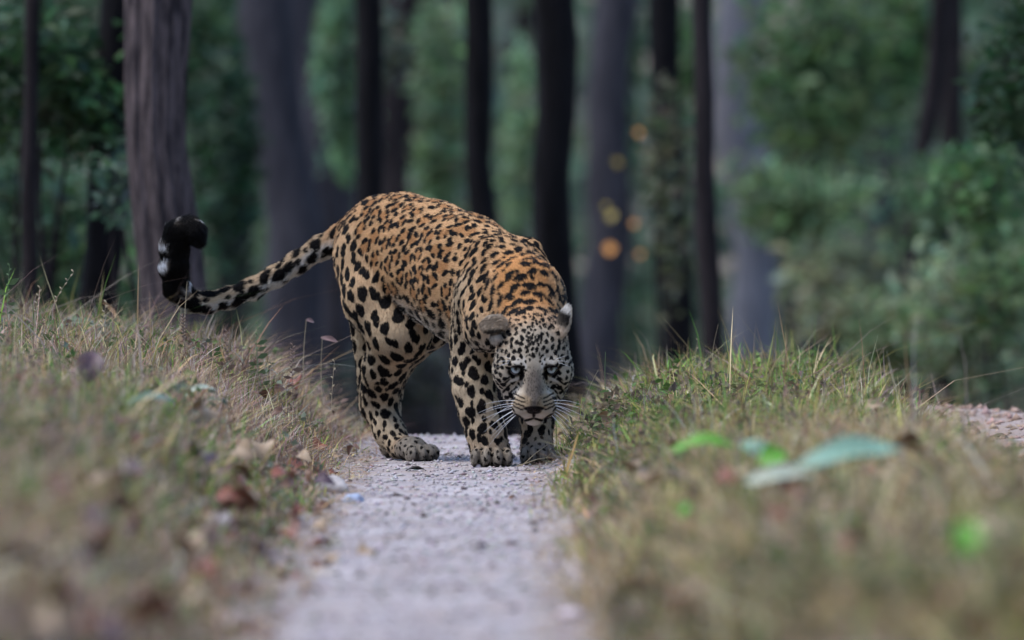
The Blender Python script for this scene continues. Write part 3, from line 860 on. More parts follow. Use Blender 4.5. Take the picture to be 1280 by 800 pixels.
def blob(co, u, v, a, b, soft=0.11):
    """dark ellipse with an uneven outline on the surface"""
    R = max(a, b) * 1.5
    hits = kd.find_range(co, R)
    if not hits: return
    idx = np.array([h[1] for h in hits])
    d = V[idx] - co
    x = d @ u; y = d @ v
    th = np.arctan2(y / b, x / a)
    r = np.sqrt((x / a) ** 2 + (y / b) ** 2)
    edge = 1 + 0.12 * np.sin(2 * th + random.uniform(0, 6.28)) + 0.075 * np.sin(3 * th + random.uniform(0, 6.28)) + 0.05 * np.sin(5 * th + random.uniform(0, 6.28))
    DARK[idx] = np.maximum(DARK[idx], np.clip((edge - r) / soft + 0.5, 0, 1))
for (i, q) in spots:
    co = V[i].astype(float); nn = NRM[i].astype(float); u = FLOW[i].astype(float)
    v = np.cross(nn, u); rot = random.gauss(0, 0.30)
    u, v = u * math.cos(rot) + v * math.sin(rot), -u * math.sin(rot) + v * math.cos(rot)
    a, b, st, sp = q
    k = random.uniform(0.86, 1.16)
    a *= k; b *= k * random.uniform(0.9, 1.12)
    if st == 'double' and random.random() < 0.35: st = 'two'
    elif st == 'double': st = 'solid'
    if st == 'solid': blob(co, u, v, a, b)
    elif st == 'two':
        w = 1 if random.random() < 0.5 else -1
        blob(co + u * a * 0.35 + v * b * 0.25 * w, u, v, a * 0.72, b * 0.8)
        blob(co - u * a * 0.45 - v * b * 0.3 * w, u, v, a * 0.68, b * 0.72)
    elif st == 'pair':
        for w in (-1, 1): blob(co + v * b * 0.95 * w, u, v, a * random.uniform(0.75, 1.05), b * 0.62)
    else:
        hits = kd.find_range(co, a * 0.9)
        idx = np.array([h[1] for h in hits]); d = V[idx] - co
        r = np.sqrt((d @ u / a) ** 2 + (d @ v / b) ** 2)
        CENTRE[idx] = np.maximum(CENTRE[idx], np.clip((0.95 - r) / 0.25, 0, 1))
        nbl = random.choice((3, 3, 4, 4, 5)); th0 = random.uniform(0, 6.28)
        for m in range(nbl):
            th = th0 + 6.283 * m / nbl + random.gauss(0, 0.16)
            rr = random.uniform(0.74, 0.88)
            tx, ty = -math.sin(th) * a, math.cos(th) * b
            tl = math.hypot(tx, ty); tx /= tl; ty /= tl
            arc = random.uniform(0.48, 0.62) * (3.6 / nbl)
            blob(co + u * math.cos(th) * a * rr + v * math.sin(th) * b * rr, u * tx + v * ty, -u * ty + v * tx, 0.0240 * arc * random.uniform(0.85, 1.1), 0.0074 * random.uniform(0.85, 1.2))
mixc(CENTRE * 0.8, (0.36, 0.17, 0.065))

# ---- face: drawn in head coordinates (a = across, s = down the face)
hs = hb * math.sin(HP) - hc * math.cos(HP)
face = pw['head'] * smooth01(hb, -0.075, -0.05)
fsub = np.flatnonzero(face > 0.001); fha, fhs = ha[fsub], hs[fsub]
def fel(a0, s0, ra, rs, soft=0.35, mirror=True, rot=0.0):
    out = np.zeros(NV, np.float32)
    for s in ((-1, 1) if mirror else (1,)):
        x = fha - s * a0; y = fhs - s0
        cr, sr = math.cos(rot * s), math.sin(rot * s)
        x, y = x * cr + y * sr, -x * sr + y * cr
        r = np.sqrt((x / ra) ** 2 + (y / rs) ** 2)
        out[fsub] = np.maximum(out[fsub], np.clip((1 - r) / soft + 0.5, 0, 1))
    return out * face
mixc(0.95 * fel(0, 0.052, 0.023, 0.064, 0.5, False), (0.115, 0.092, 0.075))       # nose bridge, plain grey brown
mixc(0.35 * fel(0.044, -0.024, 0.012, 0.008, 0.7), WHITE)                        # above the eyes
mixc(0.40 * fel(0.024, -0.020, 0.005, 0.018, 0.6, rot=0.2), WHITE)
mixc(0.55 * fel(0.046, 0.023, 0.018, 0.0045, 0.7, rot=0.35), WHITE)             # below the eyes
mixc(0.25 * fel(0.046, 0.058, 0.012, 0.018, 0.8, rot=-0.3), WHITE)
mixc(0.8 * fel(0.032, 0.080, 0.024, 0.020, 0.5), (0.27, 0.195, 0.12))            # whisker pads, tawny
mixc(0.25 * fel(0, 0.117, 0.030, 0.008, 0.6, False), WHITE)                     # upper lip
mixc(0.3 * fel(0, 0.138, 0.024, 0.010, 0.7, False), WHITE)                      # chin
fd = np.zeros(NV, np.float32)
def fdark(*a, **k):
    global fd
    fd = np.maximum(fd, fel(*a, **k))
clear = np.maximum.reduce([fel(0.044, -0.022, 0.009, 0.005, 0.4), fel(0.046, 0.023, 0.016, 0.004, 0.4, rot=0.35), fel(0, 0.04, 0.014, 0.05, 0.4, False)])
DARK *= (1 - clear)
fdark(0.0455, 0.000, 0.0225, 0.0150, 0.20, rot=0.30)                            # eye rims
fdark(0.0300, 0.0145, 0.0060, 0.0130, 0.35, rot=-0.35)                          # tear marks
fdark(0.0660, -0.0060, 0.0080, 0.0035, 0.4, rot=-0.5)
fdark(0, 0.0965, 0.0270, 0.0070, 0.25, False); fdark(0, 0.1030, 0.0190, 0.0085, 0.25, False)                                   # nose
fdark(0, 0.1120, 0.0045, 0.0100, 0.4, False)
fdark(0.013, 0.1265, 0.0170, 0.0034, 0.4, rot=0.30)                             # mouth line
fdark(0.038, 0.1165, 0.0160, 0.0030, 0.5, rot=-0.55)
fdark(0.054, 0.098, 0.0100, 0.0026, 0.5, rot=-0.9)
_r = random.Random(12)
for row, (s0, a0, a1) in enumerate(((0.070, 0.026, 0.050), (0.080, 0.026, 0.054), (0.090, 0.028, 0.056), (0.100, 0.030, 0.052))):
    for m in range(6):                                                          # rows on the whisker pads
        t = m / 5
        fdark(a0 + (a1 - a0) * t, s0 - 0.010 * t + _r.uniform(-0.001, 0.001), 0.0036, 0.0022, 0.6, rot=-0.4)
for (a0, s0, ra, rs, ro) in ((0.066, 0.020, 0.013, 0.0026, 0.65), (0.070, 0.030, 0.014, 0.0028, 0.7), (0.066, 0.043, 0.012, 0.0030, 0.8), (0.074, 0.052, 0.009, 0.0034, 0.9),
                             (0.058, 0.056, 0.009, 0.0028, 0.9), (0.048, 0.047, 0.006, 0.0022, 0.8), (0.052, 0.072, 0.007, 0.003, 0.8), (0.064, 0.070, 0.007, 0.003, 0.9)):
    fdark(a0, s0, ra, rs, 0.5, rot=ro)                                          # cheek stripes
for m in range(46):                                                             # forehead flecks
    s0 = -0.018 - 0.080 * _r.random(); a0 = _r.uniform(-0.019, 0.019)
    fdark(a0, s0, 0.0028 * _r.uniform(0.7, 1.3), 0.0042 * _r.uniform(0.7, 1.4), 0.5, False, rot=_r.uniform(-0.6, 0.6))
for m in range(150):
    s0 = _r.uniform(-0.01, 0.085); a0 = _r.uniform(-0.024, 0.024)
    fd = np.maximum(fd, 0.55 * fel(a0, s0, 0.0011, 0.0024, 0.8, False))
DARK = np.maximum(DARK, fd)
# ears
eR = pw['ear'] * (np.linalg.norm(V - EAR_R, axis=1) < 0.06); eL = pw['ear'] * (np.linalg.norm(V - EAR_L, axis=1) < 0.06)
lowear = np.linalg.norm(V - H(-0.091, -0.082, 0.036), axis=1)
mixc(eR, (0.29, 0.225, 0.165))
mixc(eR * smooth01(0.024 - lowear, 0, 0.004), (0.36, 0.31, 0.26))
ru = (V - EAR_R) @ u1; rw = (V - EAR_R) @ w1
mixc(0.35 * eR * smooth01(vnoise(np.stack([rw * 60, ru * 260, rw * 0], 1)), -0.1, 0.6), (0.11, 0.08, 0.06))
mixc(0.8 * eR * smooth01(ru, 0.016, 0.024), (0.42, 0.36, 0.29))
DARK = np.maximum(DARK, eR * np.clip(1.4 - np.abs(ru + 0.022) / 0.006, 0, 1) * (rw > -0.024))  # shade of the gap under the ear painted in as a dark slit
mixc(eL, (0.50, 0.42, 0.34))
ln_ = NRM @ n2; lu = (V - EAR_L) @ u2
DARK = np.maximum(DARK, eL * smooth01(ln_, 0.25, 0.5) * smooth01(0.022 - lu, -0.004, 0.004) * smooth01(lu, -0.018, -0.008))
mixc(eL * smooth01(ln_, 0.2, 0.5) * smooth01(lu, 0.018, 0.024), WHITE)
# tail tip: black with a few pale bars
tb = pw['tail'] * smooth01(TT, 0.50, 0.60)
bars = np.zeros(NV, np.float32)
for (t0, wd, side) in ((0.575, .010, 1), (0.668, .008, -1), (0.725, .005, -1), (0.815, .010, -1), (0.880, .006, 1)):
    sidew = 1.0 if side == 0 else smooth01(NRM[:, 0] * side, 0.25, 0.6)
    bars = np.maximum(bars, np.clip((wd - np.abs(TT - t0 + 0.012 * vnoise(V * 60))) / 0.006 + 0.5, 0, 1) * sidew)
DARK = np.maximum(DARK * (1 - bars * tb), tb * (1 - bars))
mixc(tb * bars, (0.72, 0.72, 0.74))
# pads/soles
DARK = np.maximum(DARK, pw['paw'] * smooth01(-nup, 0.5, 0.8))
# dirt between the toes, claws side darker
mixc(pw['paw'] * smooth01(0.022 - V[:, 2] + 0.01 * vnoise(V * 70), -0.012, 0.01) * 0.5, (0.20, 0.17, 0.14))
mixc(DARK, (0.005, 0.004, 0.004))
C = np.clip(C, 0.003, 0.9)

lm, lnt, lb = mat_new('leopard_coat')
at = lnt.nodes.new('ShaderNodeAttribute'); at.attribute_name = 'Col'
lnt.links.new(at.outputs['Color'], lb.inputs['Base Color'])
lb.inputs['Roughness'].default_value = 0.7; lb.inputs['Specular IOR Level'].default_value = 0.06
LROOT = empty('leopard', (-0.15, 0.30, 0.0))
tag(LROOT, 'spotted leopard stalking with lowered head on the dirt track', 'leopard')
LOFF = np.array(LROOT.location)
body = np_mesh('body', V - LOFF, Q, lm, True, C, parent=LROOT)
nose_m = mat_plain('wet_black_skin', (0.02, 0.016, 0.017), 0.35, 0.5)

# ---- fur: short strands lying along the coat
NH = FUR_N
prob = np.ones(NV)
prob /= prob.sum()
hr = np.random.default_rng(21)
ri = hr.integers(0, NV, NH)
hl = 0.0085 * (pw['torso'] + pw['shoulder'] + pw['thigh']) + 0.007 * (pw['hindleg'] + pw['foreleg'] + pw['leg']) + 0.006 * pw['paw'] + (0.013 + 0.012 * smooth01(TT, 0.5, 0.7)) * pw['tail'] + 0.011 * pw['neck'] + 0.0055 * pw['head'] + 0.013 * pw['ear']
hl = hl + 0.010 * smooth01(-nup, 0.1, 0.7) * pw['torso']
hl *= 1 - 0.55 * smooth01(hb, -0.02, 0.03) * pw['head']
eyeclear = np.minimum(np.linalg.norm(V - H(0.0455, 0.0, 0.0), axis=1), np.linalg.norm(V - H(-0.0455, 0.0, 0.0), axis=1))
noseclear = np.linalg.norm(V - H(0, 0.104, -0.045), axis=1)
keep = (eyeclear[ri] > 0.021) & (noseclear[ri] > 0.022) & (nup[ri] > -0.93)
ri = ri[keep]; NH = len(ri)
L_ = hl[ri] * hr.uniform(0.6, 1.15, NH)
Nn = NRM[ri]; Ff = FLOW[ri] + 0.28 * hr.normal(size=(NH, 3)); Ff -= Nn * (Ff * Nn).sum(1, keepdims=True)
Ff /= np.linalg.norm(Ff, axis=1, keepdims=True) + 1e-9
tanj = hr.normal(size=(NH, 3)) * 0.0011
root = V[ri] + tanj - Nn * 0.0006
lift = hr.uniform(0.25, 0.55, NH)[:, None]
p1 = root + L_[:, None] * (0.45 * Ff * (1 - lift * 0.3) + 0.45 * lift * Nn)
p2 = root + L_[:, None] * (0.95 * Ff + 0.42 * lift * Nn)
pts = np.stack([root, p1, p2], 1) - LOFF
hcv = bpy.data.hair_curves.new('fur')
hcv.add_curves([3] * NH)
hcv.attributes['position'].data.foreach_set('vector', pts.astype(np.float32).ravel())
ra_ = hcv.attributes.new('radius', 'FLOAT', 'POINT') if 'radius' not in hcv.attributes else hcv.attributes['radius']
rad = np.tile(np.array((0.00042, 0.00036, 0.00008), np.float32), NH)
ra_.data.foreach_set('value', rad)
ca = hcv.attributes.new('fur_col', 'FLOAT_COLOR', 'CURVE')
hcv_c = np.ones((NH, 4), np.float32); hcv_c[:, :3] = C[ri] * hr.uniform(0.65, 1.3, NH)[:, None]
ca.data.foreach_set('color', hcv_c.ravel())
fm = mat_attr('fur_strands', 'fur_col', 0.45, 0.09)
hcv.materials.append(fm)
fur = link(bpy.data.objects.new('fur', hcv), LROOT)
fur['kind'] = 'stuff'

# ---- eyes
def eye_mesh(name, c, look, R, parent):
    look = np.asarray(look, float); look /= np.linalg.norm(look)
    side = np.cross(look, UPZ); side /= np.linalg.norm(side); up = np.cross(side, look)
    def cap(a0, a1, rings, segs=28, rr=R, flat=0.0):
        vs, fs = [], []
        for i in range(rings + 1):
            a = a0 + (a1 - a0) * i / rings
            for j in range(segs):
                t = 2 * math.pi * j / segs
                vs.append(look * (math.cos(a) * rr - flat) + (side * math.cos(t) + up * math.sin(t)) * math.sin(a) * rr)
        for i in range(rings):
            for j in range(segs):
                fs.append((i * segs + j, (i + 1) * segs + j, (i + 1) * segs + (j + 1) % segs, i * segs + (j + 1) % segs))
        return np.array(vs), np.array(fs)
    e = empty(name, tuple(c - LOFF)); e.parent = parent
    v, f = cap(0.001, math.pi - 0.001, 14); np_mesh('eyeball', v, f, M_EYE, parent=e)
    v, f = cap(0.25, 0.66, 5, rr=R * 1.012); np_mesh('iris', v, f, M_IRIS, parent=e)
    v, f = cap(0.66, 0.78, 2, rr=R * 1.010); np_mesh('iris_rim', v, f, M_EYE, parent=e)
    v, f = cap(0.001, 0.255, 4, rr=R * 1.018); np_mesh('pupil', v, f, M_EYE, parent=e)
    return e
M_EYE = mat_plain('eye_dark', (0.012, 0.012, 0.016), 0.10, 0.6)
M_IRIS = mat_plain('iris_pale_blue', (0.47, 0.53, 0.55), 0.12, 0.6, 260, 0.4)
for s in (-1, 1):
    ec = H(s * 0.0455, -0.0035, 0.0010)
    eye_mesh('eye', ec, np.array((0, -18.0, 0.667)) - ec, 0.0172, LROOT)

# ---- whiskers
wm = mat_plain('whisker_white', (0.85, 0.85, 0.88), 0.35, 0.5)
def whisker(p0, d0, length, sag):
    d0 = np.asarray(d0, float); d0 /= np.linalg.norm(d0)
    n_ = 9; vs, fs = [], []
    for i in range(n_):
        t = i / (n_ - 1)
        c = p0 + d0 * length * t + np.array((0, 0, -sag * t * t))
        r = 0.00058 * (1 - 0.8 * t)
        a = np.cross(d0, UPZ); a /= np.linalg.norm(a); b = np.cross(d0, a)
        for j in range(4): vs.append(c + r * (a * math.cos(j * 1.571) + b * math.sin(j * 1.571)))
    for i in range(n_ - 1):
        for j in range(4): fs.append((i * 4 + j, i * 4 + (j + 1) % 4, (i + 1) * 4 + (j + 1) % 4, (i + 1) * 4 + j))
    np_mesh('whisker', np.array(vs) - LOFF, np.array(fs), wm, parent=LROOT)
_r = random.Random(4)
for s in (-1, 1):
    for k in range(10):
        t = k / 9
        p0 = H(s * (0.050 - 0.012 * t), 0.070 + 0.004 * (k % 3), -0.040 - 0.042 * t)
        ang = 0.10 - 0.85 * t + _r.uniform(-0.08, 0.08)
        whisker(p0, (s * math.cos(ang), -0.15 + _r.uniform(-0.12, 0.12), math.sin(ang)), _r.uniform(0.065, 0.105) * (1.0 if s < 0 else 0.8), 0.012 + 0.012 * _r.random())
    for k in range(3):
        whisker(H(s * 0.048, -0.005, 0.026), (s * (0.7 + 0.2 * k), -0.5, 0.5 - 0.3 * k), 0.05, 0.01)
# ------------------------------------------------------------------ grass and ground cover
grng = np.random.default_rng(77)
M_GRASS = mat_attr('grass_blades', 'Col', 0.6, 0.25, 0.3)
def blades(x, y, length, width, lean, az, cols, curl=0.5, sink=0.01):
    n_ = len(x); z = ground_z(x, y) - sink
    base = np.stack([x, y, z], 1)
    h = np.stack([np.cos(az), np.sin(az), np.zeros(n_)], 1)
    fa = az + grng.uniform(0.6, 2.5, n_)
    sd_ = np.stack([np.cos(fa), np.sin(fa), np.zeros(n_)], 1)
    kink = grng.normal(size=(n_, 3)) * (length * 0.07)[:, None]
    V_ = []
    for t, w in ((0, 1.0), (0.38, 0.85), (0.72, 0.55), (1.0, 0.0)):
        out = lean * t + curl * lean * t * t
        p = base + h * (length * out)[:, None]
        p[:, 2] += length * t * np.clip(1 - 0.35 * np.abs(lean) * t, 0.15, 1)
        p = p + kink * math.sin(t * 3.1)
        if w > 0: V_ += [p - sd_ * (width * w * 0.5)[:, None], p + sd_ * (width * w * 0.5)[:, None]]
        else: V_.append(p)
    v = np.stack(V_, 1).reshape(-1, 3)
    k = np.arange(n_) * 7
    q = np.concatenate([np.stack([k, k + 1, k + 3, k + 2], 1), np.stack([k + 2, k + 3, k + 5, k + 4], 1)])
    t3 = np.stack([k + 4, k + 5, k + 6], 1)
    return v, q, t3, np.repeat(cols, 7, 0)
def scatter(n_, x0, x1, y0, y1):
    y = grng.uniform(y0, y1, n_); x = grng.uniform(x0, x1, n_)
    return x, y
def in_view(x, y, m=0.22): return np.abs(x) < 0.0744 * (y + CAM_D) + m
PAL = {'green': (0.12, 0.215, 0.045), 'fresh': (0.18, 0.34, 0.05), 'yellow': (0.35, 0.32, 0.085), 'straw': (0.58, 0.44, 0.23), 'tan': (0.42, 0.28, 0.145),
       'brown': (0.20, 0.115, 0.075), 'mauve': (0.30, 0.205, 0.175), 'grey': (0.46, 0.40, 0.33)}
def pick(n_, weights):
    names = list(weights); w = np.array([weights[k] for k in names], float); w /= w.sum()
    idx = grng.choice(len(names), n_, p=w)
    c = np.array([PAL[k] for k in names])[idx]
    return np.clip(c * grng.uniform(0.55, 1.45, (n_, 1)) * (1 + 0.07 * grng.normal(size=(n_, 3))), 0.01, 0.8), idx
def patchy(x, y, sc, n0, cut, soft=0.35):
    return wavy(x, y, sc, n0) + grng.normal(0, soft, len(x)) > cut

def bank(name, label, x0, x1, y0, y1, n_, W_dry, W_green, edge_fn, green_bias, hmul):
    x, y = scatter(n_, x0, x1, y0, y1)
    ok = in_view(x, y) & edge_fn(x, y)
    x, y = x[ok], y[ok]
    green = wavy(x, y, 2.3, 4) * 0.5 + 0.30 * wavy(x, y, 8.0, 9) + grng.normal(0, 0.45, len(x)) + green_bias(x, y) > 0.25
    out_v, out_q, out_t, out_c, base = [], [], [], [], 0
    for m, Wt, kind in ((~green, W_dry, 'dry'), (green, W_green, 'green')):
        xs, ys = x[m], y[m]; k = len(xs)
        c, idx = pick(k, Wt)
        c = np.clip(c * (1 + 0.55 * wavy(xs, ys, 24.0, 15) + 0.35 * wavy(xs, ys, 55.0, 1))[:, None], 0.012, 0.8)
        tall = np.clip(0.8 + 0.55 * wavy(xs, ys, 6.0, 11) + 0.45 * wavy(xs, ys, 16.0, 3), 0.30, 1.9) * hmul(xs, ys)
        tall = tall * np.where(grng.random(k) < 0.03, 1.9, 1.0)
        if kind == 'dry':
            L = 0.10 * tall * grng.uniform(0.45, 1.35, k); W = grng.uniform(0.0014, 0.0042, k) * np.where(grng.random(k) < 0.10, 2.6, 1.0); lean = np.abs(grng.normal(0.55, 0.55, k)); curl = 0.9
        else:
            L = 0.085 * tall * grng.uniform(0.5, 1.35, k); W = grng.uniform(0.0022, 0.0068, k); lean = np.abs(grng.normal(0.30, 0.35, k)); curl = 0.6
        v, q, t3, cc = blades(xs, ys, L, W, lean, grng.uniform(0, 6.283, k), c, curl)
        out_v.append(v); out_q.append(q + base); out_t.append(t3 + base); out_c.append(cc); base += len(v)
    o = np_mesh(name, np.concatenate(out_v), [np.concatenate(out_q), np.concatenate(out_t)], M_GRASS, True, np.concatenate(out_c))
    tag(o, label, 'grass', kind='stuff')
    return o
eL = lambda x, y: x < -0.43 + 0.05 * wavy(x, y, 7.0, 2) - 0.12 * (grng.random(len(x)) ** 2) + 0.06 * (grng.random(len(x)) < 0.06)
eR = lambda x, y: (x > 0.115 + 0.05 * wavy(x, y, 7.0, 5) + 0.10 * (grng.random(len(x)) ** 2) - 0.05 * (grng.random(len(x)) < 0.06)) & (x < 1.12 + 0.05 * wavy(x, y, 8.0, 8) - 0.10 * grng.random(len(x)) ** 2)
bank('bank_grass', 'mixed dry and green grass covering the bank under the tail', -1.95, -0.30, -9.6, 4.5, 105000,
     dict(mauve=4, brown=2.6, tan=2.4, grey=2.2, straw=1.6), dict(green=3, fresh=0.6, yellow=1.2, mauve=0.8),
     eL, lambda x, y: 0.18 * smooth01(-x, 0.7, 1.3) - 0.02 - 0.12 * smooth01(-y, 1.5, 4), lambda x, y: 0.55 + 0.6 * smooth01(-x, 0.45, 0.85))
bank('verge_grass', 'straw and green grass covering the strip between the wheel tracks', 0.02, 1.25, -9.6, 4.5, 95000,
     dict(straw=3.2, tan=3.0, mauve=2.0, brown=1.4, grey=1.4, yellow=1.0), dict(green=2.2, fresh=1.2, yellow=2.2),
     eR, lambda x, y: 0.06 - 0.14 * smooth01(-y, 0.5, 3.5), lambda x, y: 0.60 + 0.55 * smooth01(x, 0.15, 0.5) * (1 - 0.5 * smooth01(x, 0.85, 1.15)))
# the far side of the second wheel track
bank('verge_grass', 'dry grass on the far edge of the second wheel track', 1.72, 2.6, -2.0, 5.0, 9000,
     dict(straw=3, tan=3, brown=1), dict(green=2, yellow=1), lambda x, y: x > 1.78 + 0.05 * wavy(x, y, 7.0, 5), lambda x, y: -0.1, lambda x, y: 1.0 + 0 * x)
# short litter of broken stems lying on the ground at the foot of the banks
def litter(name, label, n_, x0, x1, y0, y1):
    x, y = scatter(n_, x0, x1, y0, y1)
    ok = in_view(x, y); x, y = x[ok], y[ok]; k = len(x)
    c, _ = pick(k, dict(straw=2, tan=3, brown=4, mauve=2, grey=2))
    L = grng.uniform(0.015, 0.06, k); az = grng.uniform(0, 6.283, k)
    v, q, t3, cc = blades(x, y, L, grng.uniform(0.0015, 0.006, k), np.full(k, 0.9), az, c, 0.1, 0.0)
    v = v.reshape(-1, 7, 3); z0 = ground_z(x, y) + grng.uniform(0.002, 0.012, k)
    v[:, :, 2] = z0[:, None] + (v[:, :, 2] - v[:, :1, 2]) * 0.12
    o = np_mesh(name, v.reshape(-1, 3), [q, t3], M_GRASS, True, cc)
    tag(o, label, 'litter', kind='stuff')
litter('plant_litter', 'broken dry stems and leaf crumbs along the foot of the left bank', 9000, -0.62, -0.36, -9.0, 3.0)
litter('plant_litter', 'broken dry stems scattered along the edge of the grass strip', 5000, 0.04, 0.22, -9.0, 3.0)
litter('plant_litter', 'dry crumbs of stems strewn over the second wheel track', 1800, 1.05, 1.8, -3.0, 3.0)

# small leafy weeds among the grass
def weeds(name, label, n_, x0, x1, y0, y1, efn, cols):
    x, y = scatter(n_, x0, x1, y0, y1); ok = in_view(x, y) & efn(x, y) & patchy(x, y, 3.0, 6, 0.05) & (grng.random(len(x)) < 0.25 + 0.75 * smooth01(-x, 0.6, 1.0) + (x > 0)); x, y = x[ok], y[ok]
    z = ground_z(x, y); h = grng.uniform(0.02, 0.11, len(x))
    m = 6
    p = np.repeat(np.stack([x, y, z], 1), m, 0) + np.stack([grng.normal(0, 0.014, len(x) * m), grng.normal(0, 0.014, len(x) * m), np.repeat(h, m) * grng.uniform(0.3, 1.15, len(x) * m)], 1)
    base = np.array(cols)[grng.integers(0, len(cols), len(x))]
    v, f, c = leaves(p, 0.024, leaf_cols(len(p), (1, 1, 1), grng, None, 0.4) * np.repeat(base, m, 0) * 1.0, grng, aspect=0.55)
    o = np_mesh(name, v, f, M_GRASS, False, np.clip(c, 0, 0.7)); tag(o, label, 'weeds', kind='stuff')
weeds('low_weeds', 'tiny leafy weeds growing through the left bank grass', 6500, -1.95, -0.45, -9.5, 3.5, eL,
      [(0.11, 0.20, 0.05), (0.16, 0.24, 0.08), (0.20, 0.24, 0.16), (0.24, 0.15, 0.12), (0.30, 0.22, 0.18)])
weeds('low_weeds', 'tiny leafy weeds growing through the strip between the tracks', 4200, 0.15, 1.12, -9.5, 3.5, eR,
      [(0.12, 0.22, 0.05), (0.20, 0.24, 0.09), (0.28, 0.21, 0.13), (0.20, 0.15, 0.11)])

# gravel on the tracks
def gravel(name, label, n_, x0, x1, y0, y1, smin_, smax_, col):
    x, y = scatter(n_, x0, x1, y0, y1); ok = in_view(x, y, 0.1); x, y = x[ok], y[ok]; k = len(x)
    for (qx, qy) in PAWS.values():
        m = np.hypot(x - qx, y - qy) > 0.075; x, y = x[m], y[m]
    k = len(x)
    s = smin_ + (smax_ - smin_) * grng.random(k) ** 4
    u = np.array([(1, 0, 0), (0.3, 0.95, 0), (-0.8, 0.6, 0), (-0.8, -0.6, 0), (0.3, -0.95, 0), (0.1, 0.05, 0.75), (0, 0, -0.5)])
    a = grng.uniform(0, 6.283, k); ca, sa = np.cos(a), np.sin(a)
    jit = 1 + 0.25 * grng.normal(size=(k, 7, 1))
    w = u[None] * jit * s[:, None, None] * grng.uniform(0.7, 1.3, (k, 1, 3))
    v = np.stack([w[..., 0] * ca[:, None] - w[..., 1] * sa[:, None], w[..., 0] * sa[:, None] + w[..., 1] * ca[:, None], w[..., 2]], -1)
    v = v + np.stack([x, y, ground_z(x, y) + 0.15 * s], 1)[:, None, :]
    F = np.array([(i, (i + 1) % 5, 5) for i in range(5)] + [((i + 1) % 5, i, 6) for i in range(5)])
    f = (np.arange(k)[:, None, None] * 7 + F[None]).reshape(-1, 3)
    c = np.clip(np.array(col)[None] * grng.uniform(0.75, 1.25, (k, 1)) * (1 + 0.06 * grng.normal(size=(k, 3))), 0.02, 0.8)
    o = np_mesh(name, v.reshape(-1, 3), f, M_GRAVEL, False, np.repeat(c, 7, 0)); tag(o, label, 'gravel', kind='stuff')
M_GRAVEL = mat_attr('gravel_grains', 'Col', 0.85, 0.2)
gravel('gravel', 'fine pale grit and pebbles on the track under the leopard', 20000, -0.50, 0.20, -9.0, 4.0, 0.0010, 0.0080, (0.37, 0.33, 0.33))
gravel('gravel', 'sparse dark chips lying on the pale track', 420, -0.46, 0.12, -8.5, 2.5, 0.003, 0.012, (0.11, 0.09, 0.085))
gravel('gravel', 'reddish clods and grit on the second wheel track', 9000, 1.05, 1.85, -4.0, 3.0, 0.002, 0.016, (0.32, 0.22, 0.18))
# ------------------------------------------------------------------ single leaves, stones, stalks
def leaf_thing(name, label, cat, c, L, W, az, pitch, roll, mat, curl=0.25, fold=0.2, group=None):
    """a blade with a midrib, thin but two-sided and bent; c is its middle (world)"""
    nu, nv_ = 9, 5
    vs = []
    for i in range(nu):
        t = i / (nu - 1); w = W * 0.5 * (math.sin(math.pi * min(1, t * 0.96 + 0.03)) ** 0.75)
        for j in range(nv_):
            s = j / (nv_ - 1) * 2 - 1
            vs.append(((t - 0.5) * L, s * w, abs(s) * w * fold * 2 - curl * L * (t - 0.5) ** 2 * 2 + 0.02 * L * math.sin(9 * t + 3 * s)))
    top = np.array(vs); bot = top.copy(); bot[:, 2] -= 0.0008
    n_ = nu * nv_
    f = [(i * nv_ + j, (i + 1) * nv_ + j, (i + 1) * nv_ + j + 1, i * nv_ + j + 1) for i in range(nu - 1) for j in range(nv_ - 1)]
    f = np.array(f); f = np.concatenate([f, f[:, ::-1] + n_])
    o = np_mesh(name, np.concatenate([top, bot]), f, mat)
    o.location = tuple(c); o.rotation_euler = (roll, pitch, az)
    tag(o, label, cat, group)
    return o
def leafmat(name, c, c2, rough=0.5):
    m = mat_plain(name, c, rough, 0.35, 60, 0.3, 0.3, c2); return m
LM = dict(fresh=leafmat('leaf_fresh', (0.13, 0.36, 0.03), (0.07, 0.22, 0.02)), tealdim=leafmat('leaf_teal_dull', (0.17, 0.25, 0.21), (0.11, 0.18, 0.15)), teal=leafmat('leaf_teal', (0.22, 0.36, 0.27), (0.12, 0.24, 0.18)), pale=leafmat('leaf_pale', (0.42, 0.46, 0.36), (0.34, 0.38, 0.30)),
          brown=leafmat('leaf_brown', (0.16, 0.075, 0.04), (0.07, 0.035, 0.022)), red=leafmat('leaf_red', (0.24, 0.075, 0.04), (0.12, 0.04, 0.025)), tan=leafmat('leaf_tan', (0.34, 0.24, 0.15), (0.22, 0.15, 0.09)),
          dark=leafmat('leaf_dark', (0.03, 0.022, 0.018), (0.015, 0.012, 0.01)), purple=leafmat('leaf_purple', (0.085, 0.045, 0.06), (0.05, 0.03, 0.04)), pink=leafmat('leaf_pink', (0.24, 0.15, 0.14), (0.17, 0.10, 0.09)))
def on_ground(px, py, lift=0.0):
    """the point of the ground (raised by lift) that shows at this photograph pixel"""
    ds = np.arange(8.2, 26, 0.01)
    x = (px - 640) / FPX * ds; z = CAM_Z - (py - 266) / FPX * ds
    k = np.flatnonzero(ground_z(x, ds - CAM_D) + lift >= z)
    k = k[0] if len(k) else -1
    return np.array((x[k], ds[k] - CAM_D, z[k]))
def lf(px, py, lift, Lp, Wp, az, pitch, roll, mat, label, curl=0.25, fold=0.2, name='fallen_leaf', cat='leaf', group=None):
    c = on_ground(px, py, lift); k = (CAM_D + c[1]) / FPX
    return leaf_thing(name, label, cat, c, Lp * k, Wp * k, az, pitch, roll, LM[mat], curl, fold, group)
